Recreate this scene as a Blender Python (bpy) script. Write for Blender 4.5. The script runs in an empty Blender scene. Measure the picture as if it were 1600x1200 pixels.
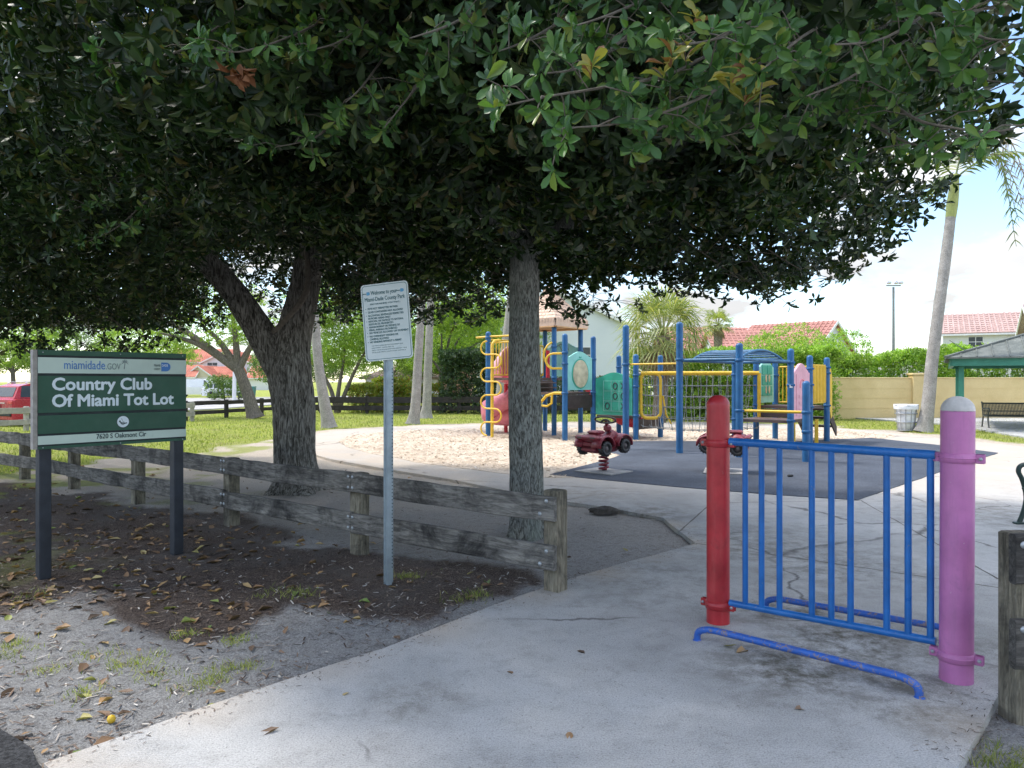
import bpy, math, random
import numpy as np
from mathutils import Vector, Matrix
random.seed(7); rng = np.random.default_rng(11)
PI = math.pi
sc = bpy.context.scene
col = sc.collection
F, HZ, EYE = 1160.0, 595.0, 1.6          # focal length (px of the 1600 wide photo), horizon row, eye height

def G(px, py, z=0.0):
    """point at height z (default: the ground) seen at a pixel"""
    Y = (EYE - z) * F / (py - HZ)
    return Vector(((px - 800) / F * Y, Y, z))
def PT(px, py, Y):
    return Vector(((px - 800) / F * Y, Y, EYE - (py - HZ) / F * Y))

# ------------------------------------------------------------------ noise
def _h(i, j, k, s):
    n = np.sin(i * 127.1 + j * 311.7 + k * 74.7 + s * 53.3) * 43758.5453
    return n - np.floor(n)
def vnoise(p, s=0.0):
    p = np.asarray(p, float); i = np.floor(p); f = p - i; f = f * f * (3 - 2 * f)
    r = 0
    for a in (0, 1):
        for b in (0, 1):
            for c in (0, 1):
                w = (f[:, 0] if a else 1 - f[:, 0]) * (f[:, 1] if b else 1 - f[:, 1]) * (f[:, 2] if c else 1 - f[:, 2])
                r = r + w * _h(i[:, 0] + a, i[:, 1] + b, i[:, 2] + c, s)
    return r
def fbm(p, o=4, s=0.0):
    r = 0; a = .5; t = 0
    p = np.asarray(p, float)
    for k in range(o):
        r = r + a * vnoise(p, s + k); t += a; a *= .5; p = p * 2.03
    return r / t

# ------------------------------------------------------------------ objects
def tag(o, label=None, cat=None, group=None, kind=None):
    if label: o['label'] = label
    if cat: o['category'] = cat
    if group: o['group'] = group
    if kind: o['kind'] = kind
    return o
def thing(name, label, cat, loc=(0, 0, 0), group=None):
    o = bpy.data.objects.new(name, None); o.empty_display_size = .2
    col.objects.link(o); o.location = loc
    return tag(o, label, cat, group)
def wloc(o):
    v = Vector((0, 0, 0))
    while o is not None:
        v += o.location; o = o.parent
    return v
def copy_tree(o, parent=None):
    c = o.copy(); col.objects.link(c)
    if parent is not None: c.parent = parent
    for ch in list(o.children): copy_tree(ch, c)
    return c
def link_mesh(name, me, mats, parent=None):
    o = bpy.data.objects.new(name, me); col.objects.link(o)
    for m in (mats if isinstance(mats, (list, tuple)) else [mats]): me.materials.append(m)
    if parent is not None:
        o.parent = parent
        v = wloc(parent)
        if v.length > 0: me.transform(Matrix.Translation(-v))
    return o
def np_mesh(name, V, groups, mats, parent=None, smooth=False, attrs=None):
    """groups: list of (n,k) index arrays"""
    me = bpy.data.meshes.new(name)
    V = np.ascontiguousarray(V, dtype=np.float32)
    me.vertices.add(len(V)); me.vertices.foreach_set('co', V.ravel())
    li = np.concatenate([g.ravel() for g in groups]).astype(np.int32)
    st = []; off = 0
    for g in groups:
        n, k = g.shape
        st.append(off + np.arange(n) * k); off += n * k
    st = np.concatenate(st).astype(np.int32)
    me.loops.add(len(li)); me.loops.foreach_set('vertex_index', li)
    me.polygons.add(len(st)); me.polygons.foreach_set('loop_start', st)
    if smooth: me.polygons.foreach_set('use_smooth', np.ones(len(st), bool))
    me.update(calc_edges=True)
    if attrs:
        for k, a in attrs.items():
            at = me.attributes.new(k, 'FLOAT', 'POINT'); at.data.foreach_set('value', np.ascontiguousarray(a, dtype=np.float32))
    return link_mesh(name, me, mats, parent)

class MB:
    """collects simple shapes and links them as ONE mesh object"""
    def __init__(s): s.v = []; s.f = []; s.m = []; s.sm = []
    def add(s, vs, fs, m=0, smooth=False):
        b = len(s.v); s.v += [tuple(v) for v in vs]
        for f in fs:
            s.f.append([b + i for i in f]); s.m.append(m); s.sm.append(smooth)
        return s
    def box(s, c, size, rz=0, m=0, bev=0.0, R=None):
        """box centred at c"""
        c = Vector(c); hx, hy, hz = size[0] / 2, size[1] / 2, size[2] / 2
        R = R or Matrix.Rotation(rz, 3, 'Z')
        if bev <= 0:
            vs = [Vector((x, y, z)) for z in (-hz, hz) for x, y in ((-hx, -hy), (hx, -hy), (hx, hy), (-hx, hy))]
            fs = [(0, 3, 2, 1), (4, 5, 6, 7), (0, 1, 5, 4), (1, 2, 6, 5), (2, 3, 7, 6), (3, 0, 4, 7)]
        else:
            b = min(bev, hx * .9, hy * .9, hz * .9); vs = []
            for z, i in ((-hz, b), (-hz + b, 0), (hz - b, 0), (hz, b)):
                X, Y = hx - i, hy - i
                k = b
                vs += [Vector((x, y, z)) for x, y in ((-X + k, -Y), (X - k, -Y), (X, -Y + k), (X, Y - k), (X - k, Y), (-X + k, Y), (-X, Y - k), (-X, -Y + k))]
            fs = [tuple(range(7, -1, -1)), tuple(range(24, 32))]
            for r in range(3):
                for i in range(8):
                    j = (i + 1) % 8
                    fs.append((r * 8 + i, r * 8 + j, r * 8 + 8 + j, r * 8 + 8 + i))
        return s.add([c + R @ v for v in vs], fs, m)
    def beam(s, a, b, w, h, m=0, bev=0.0, up=(0, 0, 1)):
        """rectangular bar from a to b: w across, h along up"""
        a, b = Vector(a), Vector(b); x = (b - a); L = x.length; x = x / L
        y = Vector(up).cross(x)
        if y.length < 1e-4: y = Vector((1, 0, 0)).cross(x)
        y.normalize(); z = x.cross(y)
        R = Matrix((x, y, z)).transposed()
        return s.box((a + b) / 2, (L, w, h), m=m, bev=bev, R=R)
    def tube(s, pts, r, n=10, m=0, caps=True, closed=False):
        pts = [Vector(p) for p in pts]; N = len(pts)
        rs = r if isinstance(r, (list, tuple)) else [r] * N
        vs = []; prev = None
        for i, p in enumerate(pts):
            a = pts[(i - 1) % N] if (closed or i > 0) else p
            b = pts[(i + 1) % N] if (closed or i < N - 1) else p
            t = (b - a).normalized()
            if prev is None:
                u = t.cross(Vector((0, 0, 1)))
                if u.length < .1: u = t.cross(Vector((1, 0, 0)))
            else:
                u = prev - t * prev.dot(t)
                if u.length < 1e-5: u = t.cross(Vector((1, 0, 0)))
            u.normalize(); w = t.cross(u); prev = u
            for k in range(n):
                an = 2 * PI * k / n
                vs.append(p + (u * math.cos(an) + w * math.sin(an)) * rs[i])
        fs = []
        for i in range(N if closed else N - 1):
            j = (i + 1) % N
            for k in range(n):
                l = (k + 1) % n
                fs.append((i * n + k, i * n + l, j * n + l, j * n + k))
        s.add(vs, fs, m, True)
        if caps and not closed:
            s.add(vs[:n], [tuple(range(n - 1, -1, -1))], m); s.add(vs[-n:], [tuple(range(n))], m)
        return s
    def lathe(s, c, prof, n=24, m=0, axis='Z', R=None):
        """prof: list of (r, h)"""
        c = Vector(c)
        if R is None:
            R = {'Z': Matrix.Identity(3), 'X': Matrix.Rotation(PI / 2, 3, 'Y'), 'Y': Matrix.Rotation(-PI / 2, 3, 'X')}[axis]
        vs = []
        for r, h in prof:
            for k in range(n):
                a = 2 * PI * k / n
                vs.append(c + R @ Vector((r * math.cos(a), r * math.sin(a), h)))
        fs = []
        for i in range(len(prof) - 1):
            for k in range(n):
                l = (k + 1) % n
                fs.append((i * n + k, i * n + l, (i + 1) * n + l, (i + 1) * n + k))
        s.add(vs, fs, m, True)
        if prof[0][0] > 1e-4: s.add(vs[:n], [tuple(range(n - 1, -1, -1))], m)
        if prof[-1][0] > 1e-4: s.add(vs[-n:], [tuple(range(n))], m)
        return s
    def prism(s, poly, z0, z1, m=0):
        n = len(poly)
        vs = [(p[0], p[1], z0) for p in poly] + [(p[0], p[1], z1) for p in poly]
        fs = [tuple(range(n - 1, -1, -1)), tuple(range(n, 2 * n))] + [(i, (i + 1) % n, n + (i + 1) % n, n + i) for i in range(n)]
        return s.add(vs, fs, m)
    def slab(s, poly, o, ax, ay, an, t, m=0):
        """2-D outline poly placed at o in plane (ax, ay), thickness t along an"""
        o, ax, ay, an = Vector(o), Vector(ax), Vector(ay), Vector(an); n = len(poly)
        a = [o + ax * p[0] + ay * p[1] for p in poly]; b = [v + an * t for v in a]
        if ax.cross(ay).dot(an) < 0: a, b = b, a
        return s.add(a + b, [tuple(range(n - 1, -1, -1)), tuple(range(n, 2 * n))] + [(i, (i + 1) % n, n + (i + 1) % n, n + i) for i in range(n)], m)
    def build(s, name, mats, parent=None):
        me = bpy.data.meshes.new(name)
        me.from_pydata(s.v, [], s.f)
        me.polygons.foreach_set('material_index', s.m); me.polygons.foreach_set('use_smooth', s.sm)
        me.update()
        return link_mesh(name, me, mats, parent)

# ------------------------------------------------------------------ materials
def _n(nt, t, **kw):
    n = nt.nodes.new(t)
    for k, v in kw.items():
        if k in n.inputs.keys() if hasattr(n.inputs, 'keys') else False: n.inputs[k].default_value = v
        else: setattr(n, k, v)
    return n
def ramp(nt, stops, fac):
    r = nt.nodes.new('ShaderNodeValToRGB'); e = r.color_ramp.elements
    while len(e) < len(stops): e.new(.5)
    for i, (p, c) in enumerate(stops):
        e[i].position = p; e[i].color = (c[0], c[1], c[2], 1) if isinstance(c, (tuple, list)) else (c, c, c, 1)
    nt.links.new(fac, r.inputs[0]); return r.outputs[0]
def noise(nt, vec, scale, detail=5, rough=.6, dist=0):
    n = nt.nodes.new('ShaderNodeTexNoise'); n.inputs['Scale'].default_value = scale
    n.inputs['Detail'].default_value = detail; n.inputs['Roughness'].default_value = rough; n.inputs['Distortion'].default_value = dist
    if vec is not None: nt.links.new(vec, n.inputs['Vector'])
    return n.outputs['Fac']
def mixc(nt, a, b, fac, mode='MIX'):
    m = nt.nodes.new('ShaderNodeMix'); m.data_type = 'RGBA'; m.blend_type = mode
    for i, v in ((6, a), (7, b)):
        if isinstance(v, (tuple, list)): m.inputs[i].default_value = (*v[:3], 1)
        else: nt.links.new(v, m.inputs[i])
    if isinstance(fac, (int, float)): m.inputs[0].default_value = fac
    else: nt.links.new(fac, m.inputs[0])
    return m.outputs[2]
def base(name):
    m = bpy.data.materials.new(name); m.use_nodes = True; nt = m.node_tree
    b = nt.nodes['Principled BSDF']
    tc = nt.nodes.new('ShaderNodeTexCoord'); mp = nt.nodes.new('ShaderNodeMapping')
    nt.links.new(tc.outputs['Object'], mp.inputs['Vector'])
    return m, nt, b, mp
def bump(nt, b, h, strength=.3, dist=.01):
    bp = nt.nodes.new('ShaderNodeBump'); bp.inputs['Strength'].default_value = strength; bp.inputs['Distance'].default_value = dist
    nt.links.new(h, bp.inputs['Height']); nt.links.new(bp.outputs[0], b.inputs['Normal'])
def paint(name, c, rough=.4, var=.18, scale=6, dirt=None, dirt_amt=.45, metal=0, bmp=.05, dscale=9, chips=None, grime=None):
    """painted or plastic surface: slight fading, scuffs and dirt"""
    m, nt, b, mp = base(name); v = mp.outputs[0]
    n1 = noise(nt, v, scale, 6)
    lo = tuple(x * (1 - var) for x in c); hi = tuple(min(1, x * (1 + var) + .01) for x in c)
    cc = ramp(nt, [(.3, lo), (.7, hi)], n1)
    n2 = noise(nt, v, dscale, 8, .72, .6)
    d = dirt or tuple(x * .35 + .03 for x in c)
    fac = ramp(nt, [(.56, 0), (.74, dirt_amt)], n2)
    cc = mixc(nt, cc, d, fac)
    if chips:                                                        # flaked spots and scratches down to primer or rust
        n3 = noise(nt, v, chips[1], 6, .75, .8); cc = mixc(nt, cc, chips[0], ramp(nt, [(chips[2], 0), (chips[2] + .025, .9)], n3))
    if grime:                                                        # streaks of dried splash and dust running along the height
        m3 = nt.nodes.new('ShaderNodeMapping'); m3.inputs['Scale'].default_value = (1, 1, .12); nt.links.new(v, m3.inputs[0])
        cc = mixc(nt, cc, grime[0], ramp(nt, [(.5, 0), (.78, grime[1])], noise(nt, m3.outputs[0], 26, 6, .7)))
    nt.links.new(cc, b.inputs['Base Color'])
    r = ramp(nt, [(.3, max(.05, rough - .1)), (.8, min(1, rough + .22))], n2)
    nt.links.new(r, b.inputs['Roughness']); b.inputs['Metallic'].default_value = metal
    if bmp: bump(nt, b, n2, bmp, .01)
    return m
def stone(name, stops, scale=3, fine=90, bstr=.4, rough=.9, fine_amt=.35, bd=.01):
    m, nt, b, mp = base(name); v = mp.outputs[0]
    a = noise(nt, v, scale, 8, .62, .3)
    f = noise(nt, v, fine, 4, .7)
    cc = ramp(nt, stops, a)
    fc = ramp(nt, [(.3, 1 - fine_amt), (.7, 1 + fine_amt * .6)], f)
    cc = mixc(nt, cc, fc, 1.0, 'MULTIPLY')
    nt.links.new(cc, b.inputs['Base Color']); b.inputs['Roughness'].default_value = rough
    b.inputs['Specular IOR Level'].default_value = .25
    bump(nt, b, f, bstr, bd)
    return m
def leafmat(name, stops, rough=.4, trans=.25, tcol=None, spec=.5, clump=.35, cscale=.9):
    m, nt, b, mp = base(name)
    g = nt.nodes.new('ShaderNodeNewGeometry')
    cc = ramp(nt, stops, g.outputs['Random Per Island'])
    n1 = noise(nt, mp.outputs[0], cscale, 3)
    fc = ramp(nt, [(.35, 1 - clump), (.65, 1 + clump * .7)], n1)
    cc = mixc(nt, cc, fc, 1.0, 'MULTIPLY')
    nt.links.new(cc, b.inputs['Base Color']); b.inputs['Roughness'].default_value = rough
    b.inputs['Specular IOR Level'].default_value = spec
    if trans > 0:
        t = nt.nodes.new('ShaderNodeBsdfTranslucent'); mx = nt.nodes.new('ShaderNodeMixShader')
        if tcol: t.inputs[0].default_value = (*tcol, 1)
        else: nt.links.new(mixc(nt, cc, (1.5, 1.7, .6), 1.0, 'MULTIPLY'), t.inputs[0])
        mx.inputs[0].default_value = trans
        out = nt.nodes['Material Output']
        nt.links.new(b.outputs[0], mx.inputs[1]); nt.links.new(t.outputs[0], mx.inputs[2]); nt.links.new(mx.outputs[0], out.inputs[0])
    return m
def bark(name, stops, zs=.22, scale=16, bstr=1.0, bd=.05, lich=None, fine=60, vw=1.0, warp=.3):
    m, nt, b, mp = base(name); mp.inputs['Scale'].default_value = (1, 1, zs); v = mp.outputs[0]
    w = nt.nodes.new('ShaderNodeTexNoise'); w.inputs['Scale'].default_value = 5; nt.links.new(v, w.inputs['Vector'])
    vv = nt.nodes.new('ShaderNodeVectorMath'); vv.operation = 'MULTIPLY_ADD'
    nt.links.new(w.outputs['Color'], vv.inputs[0]); vv.inputs[1].default_value = (warp, warp, warp); nt.links.new(v, vv.inputs[2])
    vo = nt.nodes.new('ShaderNodeTexVoronoi'); vo.feature = 'DISTANCE_TO_EDGE'; vo.inputs['Scale'].default_value = scale
    nt.links.new(vv.outputs[0], vo.inputs['Vector'])
    e0_ = ramp(nt, [(.0, 0), (.30, 1)], vo.outputs['Distance']); rg = noise(nt, v, scale * 1.7, 6, .72, 1.2); rr_ = ramp(nt, [(.36, 0), (.62, 1)], rg)
    e = mixc(nt, rr_, e0_, .5 * vw)
    n1 = noise(nt, v, fine, 5, .7)
    mul = nt.nodes.new('ShaderNodeMath'); mul.operation = 'MULTIPLY_ADD'
    nt.links.new(n1, mul.inputs[0]); mul.inputs[1].default_value = .55; nt.links.new(e, mul.inputs[2])
    sca = nt.nodes.new('ShaderNodeMath'); sca.operation = 'MULTIPLY'; nt.links.new(mul.outputs[0], sca.inputs[0]); sca.inputs[1].default_value = .65
    cc = ramp(nt, stops, sca.outputs[0])
    if lich:
        n2 = noise(nt, mp.outputs[0], 3.2, 7, .7, .4)
        cc = mixc(nt, cc, lich[0], ramp(nt, [(lich[1], 0), (lich[1] + .12, lich[2])], n2))
    nt.links.new(cc, b.inputs['Base Color']); b.inputs['Roughness'].default_value = .95; b.inputs['Specular IOR Level'].default_value = .15
    bump(nt, b, sca.outputs[0], bstr, bd)
    return m
def wood(name, rot, stops, gs=3.0, tint=None):
    """weathered timber, grain along the given heading"""
    m, nt, b, mp = base(name); mp.inputs['Rotation'].default_value = (0, 0, -rot); 
    m2 = nt.nodes.new('ShaderNodeMapping'); m2.inputs['Scale'].default_value = (.14, 1, 1); nt.links.new(mp.outputs[0], m2.inputs['Vector'])
    v = m2.outputs[0]
    g = noise(nt, v, 38, 7, .72, .9)
    k = noise(nt, v, 9, 6, .7, 1.6)
    s = noise(nt, mp.outputs[0], 2.6, 6, .7, .5)
    cc = ramp(nt, stops, k)
    cc = mixc(nt, cc, ramp(nt, [(.32, .35), (.6, 1.15)], g), 1.0, 'MULTIPLY')
    cc = mixc(nt, cc, (.022, .021, .021), ramp(nt, [(.44, 0), (.66, .85)], s))
    nt.links.new(cc, b.inputs['Base Color']); b.inputs['Roughness'].default_value = .92; b.inputs['Specular IOR Level'].default_value = .2
    bump(nt, b, g, .7, .012)
    return m

M = {}
M['red_paint'] = paint('red_paint', (.40, .018, .026), .36, .3, 4, (.13, .02, .02), .6, chips=((.30, .24, .22), 22, .665), grime=((.46, .09, .08), .5))
M['pink_paint'] = paint('pink_paint', (.50, .165, .38), .42, .16, 4, (.30, .13, .25), .5, chips=((.62, .5, .56), 24, .672), grime=((.33, .13, .27), .5))
M['bare_cap'] = paint('bare_cap', (.55, .52, .50), .6, .25, 12, (.22, .20, .2), .6)
M['gate_blue'] = paint('gate_blue', (.006, .12, .40), .34, .2, 7, (.02, .07, .22), .5, chips=((.26, .22, .2), 30, .645), grime=((.03, .2, .52), .4))
M['worn_blue'] = paint('worn_blue', (.018, .10, .42), .4, .25, 9, (.20, .15, .17), .85, dscale=11, chips=((.24, .18, .17), 26, .545))
M['play_blue'] = paint('play_blue', (.007, .095, .25), .42, .24, 4, (.03, .13, .25), .6, chips=((.08, .18, .30), 18, .67), grime=((.03, .15, .29), .5))
M['ladder_blue'] = paint('ladder_blue', (.025, .12, .24), .45, .2, 6, (.08, .2, .28), .5)
M['play_yellow'] = paint('play_yellow', (.72, .45, .025), .4, .12, 6, (.50, .36, .10), .6, chips=((.35, .3, .2), 20, .69))
M['mint'] = paint('mint', (.26, .60, .52), .5, .12, 4, (.36, .62, .54), .6, grime=((.2, .46, .40), .5))
M['teal'] = paint('teal', (.035, .36, .25), .5, .15, 4, (.07, .38, .28), .6, grime=((.03, .26, .19), .5))
M['pink_panel'] = paint('pink_panel', (.72, .36, .43), .5, .1, 4)
M['slide_pink'] = paint('slide_pink', (.70, .20, .24), .4, .25, 3, (.75, .45, .45), .6)
M['slide_red'] = paint('slide_red', (.60, .022, .04), .35, .15, 3)
M['deck_brown'] = paint('deck_brown', (.10, .062, .052), .6, .25, 8, (.2, .15, .13), .4)
M['dark_brown'] = paint('dark_brown', (.045, .028, .024), .6, .2, 8)
M['tan_roof'] = paint('tan_roof', (.62, .44, .32), .65, .15, 5, (.4, .26, .2), .5)
M['orange_rim'] = paint('orange_rim', (.62, .36, .17), .6, .15, 5)
M['oval'] = paint('oval', (.55, .47, .30), .5, .3, 5, (.3, .42, .38), .6)
M['rope'] = paint('rope', (.25, .25, .24), .8, .2, 20)
M['black_plastic'] = paint('black_plastic', (.018, .018, .02), .45, .3, 8, (.12, .11, .1), .35)
M['atv_red'] = paint('atv_red', (.21, .018, .034), .38, .3, 7, (.36, .13, .14), .55)
M['hub'] = paint('hub', (.10, .08, .08), .5)
M['galv'] = paint('galv', (.30, .36, .40), .38, .2, 7, (.18, .2, .22), .5, metal=.55)
M['bolt'] = paint('bolt', (.40, .42, .44), .4, .2, 30, metal=.6)
M['sign_green'] = paint('sign_green', (.018, .085, .048), .5, .12, 3, (.03, .10, .065), .5)
M['sign_dark'] = paint('sign_dark', (.012, .022, .024), .6, .2, 5)
M['sign_pale'] = paint('sign_pale', (.55, .66, .58), .5, .06, 3, (.42, .5, .44), .4)
M['sign_text'] = paint('sign_text', (.74, .82, .86), .5, .04, 3, (.6, .68, .7), .3)
M['ink_blue'] = paint('ink_blue', (.05, .19, .50), .5, .05, 3)
M['ink_grey'] = paint('ink_grey', (.18, .24, .23), .5, .05, 3)
M['ink_dark'] = paint('ink_dark', (.03, .06, .06), .5, .05, 3)
M['plate'] = paint('plate', (.66, .72, .70), .42, .05, 3, (.42, .52, .54), .35)
M['ink_teal'] = paint('ink_teal', (.06, .16, .17), .5, .05, 3)
M['ink_sky'] = paint('ink_sky', (.12, .38, .60), .5, .05, 3)
M['post_black'] = paint('post_black', (.014, .018, .028), .5, .3, 6, (.06, .06, .065), .4)
M['grey_wood'] = paint('grey_wood', (.34, .31, .28), .8, .2, 20)
M['bench_metal'] = paint('bench_metal', (.02, .045, .038), .38, .2, 8)
M['bench_bronze'] = paint('bench_bronze', (.06, .065, .055), .4, .2, 8)
M['shelter_green'] = paint('shelter_green', (.03, .20, .14), .45, .15, 4)
M['shelter_roof'] = stone('shelter_roof', [(.3, (.10, .115, .105)), (.7, (.22, .23, .21))], 2, 30, .3)
M['wall_yellow'] = stone('wall_yellow', [(.25, (.66, .50, .235)), (.7, (.80, .63, .33))], .9, 40, .25, .9, .12)
M['stucco_white'] = stone('stucco_white', [(.25, (.62, .62, .62)), (.7, (.74, .74, .75))], .3, 20, .2, .9, .06)
M['stucco_blue'] = stone('stucco_blue', [(.25, (.56, .59, .63)), (.7, (.64, .67, .70))], .3, 20, .2, .9, .06)
M['stucco_cream'] = stone('stucco_cream', [(.25, (.62, .56, .42)), (.7, (.72, .66, .52))], .3, 20, .2, .9, .06)
M['glass'] = paint('glass', (.03, .04, .05), .12, .1, 3)
M['white_trim'] = paint('white_trim', (.7, .7, .7), .5, .06, 3)
M['car_red'] = paint('car_red', (.38, .015, .03), .22, .1, 2, bmp=0)
M['car_white'] = paint('car_white', (.72, .74, .77), .25, .05, 2, bmp=0)
M['tyre'] = paint('tyre', (.02, .02, .021), .8)
M['lamp_red'] = paint('lamp_red', (.5, .02, .02), .25)
M['chrome'] = paint('chrome', (.6, .6, .62), .2, metal=.8)
M['bin_teal'] = paint('bin_teal', (.03, .22, .2), .5)
M['bag'] = paint('bag', (.66, .68, .70), .4, .15, 9, (.4, .4, .42), .5, bmp=.4)
M['bin_wire'] = paint('bin_wire', (.30, .31, .32), .5, metal=.4)
M['pole_grey'] = paint('pole_grey', (.20, .21, .21), .5)
M['leaf'] = leafmat('leaf', [(0, (.012, .030, .009)), (.45, (.023, .053, .014)), (.75, (.046, .090, .022)), (.93, (.10, .135, .032)), (1, (.14, .11, .045))], .38, .16, spec=.4, clump=.5, cscale=1.6)  # crown leaves, darkened in colour for the shaded canopy interior
M['leaf_near_lit'] = leafmat('leaf_near_lit', [(0, (.035, .09, .028)), (.45, (.06, .15, .040)), (.85, (.12, .23, .05)), (1, (.22, .26, .055))], .4, .24, spec=.42, clump=.35)  # same leaves as the crown, lightened in colour for light on near boughs
M['leaf_new'] = leafmat('leaf_new', [(0, (.20, .085, .04)), (.25, (.30, .18, .035)), (.6, (.29, .26, .05)), (1, (.13, .20, .05))], .36, .25, clump=.1)
M['leaf_dead'] = leafmat('leaf_dead', [(0, (.16, .06, .025)), (1, (.28, .12, .05))], .8, .1)
M['foliage_light'] = leafmat('foliage_light', [(0, (.14, .22, .04)), (.5, (.22, .33, .06)), (1, (.34, .42, .10))], .55, .45, clump=.35, cscale=.6)
M['foliage_mid'] = leafmat('foliage_mid', [(0, (.08, .15, .03)), (.5, (.14, .24, .05)), (1, (.24, .33, .07))], .5, .3, clump=.4, cscale=.6)
M['foliage_hedge'] = leafmat('foliage_hedge', [(0, (.13, .24, .03)), (.5, (.27, .42, .055)), (1, (.44, .56, .11))], .42, .4, clump=.35, cscale=1.1)
M['foliage_dark'] = leafmat('foliage_dark', [(0, (.028, .06, .02)), (.6, (.05, .095, .03)), (1, (.09, .14, .045))], .42, .2, clump=.4, cscale=1.1)
M['croton'] = leafmat('croton', [(0, (.12, .2, .03)), (.6, (.32, .36, .05)), (.92, (.40, .34, .04)), (1, (.45, .12, .06))], .45, .3)
M['frond'] = leafmat('frond', [(0, (.08, .13, .03)), (.6, (.15, .20, .05)), (1, (.27, .27, .08))], .45, .25, clump=.2)
M['frond_old'] = leafmat('frond_old', [(0, (.22, .17, .10)), (1, (.36, .29, .18))], .8, .15)
M['fan'] = leafmat('fan', [(0, (.14, .18, .06)), (.5, (.27, .31, .11)), (1, (.48, .44, .18))], .5, .3, clump=.2)
M['bark_dark'] = bark('bark_dark', [(.18, (.035, .031, .027)), (.42, (.19, .175, .15)), (.70, (.54, .51, .455))], .17, 17, 1.0, .07, ((.2, .2, .12), .60, .4), vw=.45, warp=.22)
M['bark_grey'] = bark('bark_grey', [(.22, (.07, .067, .058)), (.45, (.28, .28, .25)), (.68, (.58, .59, .54))], .24, 30, 1.0, .05, ((.40, .46, .40), .50, .55), 80, vw=.6)
M['bark_plain'] = bark('bark_plain', [(.1, (.07, .06, .05)), (.8, (.24, .21, .18))], .3, 14, .6, .03)
M['twig'] = paint('twig', (.13, .11, .085), .85, .3, 30)
M['palm_bark'] = stone('palm_bark', [(.3, (.26, .245, .22)), (.7, (.42, .39, .355))], 4, 34, .5, .95, .4, .02)
M['boot_bark'] = bark('boot_bark', [(.1, (.08, .065, .05)), (.8, (.30, .25, .19))], .8, 9, .8, .05)
M['crownshaft'] = paint('crownshaft', (.30, .33, .09), .5, .2, 4)
M['concrete_curb'] = stone('concrete_curb', [(.3, (.3, .29, .28)), (.7, (.42, .41, .4))], 2, 60, .3)
SUN_STRENGTH, SUN_ANGLE, SKY_STRENGTH, EXPOSURE = 1.95, 6, .15, 1.1
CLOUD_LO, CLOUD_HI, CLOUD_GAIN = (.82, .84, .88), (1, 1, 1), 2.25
# ------------------------------------------------------------------ ground materials
def ground_mat():
    m, nt, b, mp = base('ground_soil'); v = mp.outputs[0]
    def attr(n):
        a = nt.nodes.new('ShaderNodeAttribute'); a.attribute_name = n; return a.outputs['Fac']
    big = noise(nt, v, .9, 6, .65, .4); mid = noise(nt, v, 14, 6, .72); fine = noise(nt, v, 75, 4, .75); grit = noise(nt, v, 210, 2, .6)
    grey = ramp(nt, [(.3, (.20, .195, .19)), (.5, (.42, .41, .40)), (.72, (.62, .61, .60))], fine)
    grey = mixc(nt, grey, (.12, .105, .095), ramp(nt, [(.5, 0), (.72, .7)], mid))
    sand_lift = ramp(nt, [(.3, (.46, .38, .30)), (.55, (.62, .53, .43)), (.8, (.72, .65, .56))], fine)
    mul = ramp(nt, [(.28, (.040, .029, .024)), (.48, (.115, .084, .068)), (.62, (.24, .185, .15)), (.75, (.45, .40, .35))], fine)
    mul = mixc(nt, mul, (.19, .17, .155), ramp(nt, [(.48, 0), (.68, .75)], big))
    gr = ramp(nt, [(.25, (.17, .21, .04)), (.5, (.30, .34, .07)), (.8, (.44, .43, .13))], mid)
    gr = mixc(nt, gr, (.36, .30, .17), ramp(nt, [(.5, 0), (.72, .65)], big))
    c = mixc(nt, grey, sand_lift, attr('sand_lift')); c = mixc(nt, c, mul, attr('mulch')); c = mixc(nt, c, gr, attr('grass'))
    c = mixc(nt, c, ramp(nt, [(.3, .72), (.7, 1.22)], grit), 1.0, 'MULTIPLY')
    nt.links.new(c, b.inputs['Base Color']); b.inputs['Roughness'].default_value = 1; b.inputs['Specular IOR Level'].default_value = .1
    bump(nt, b, fine, 1.0, .035)
    return m
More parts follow.
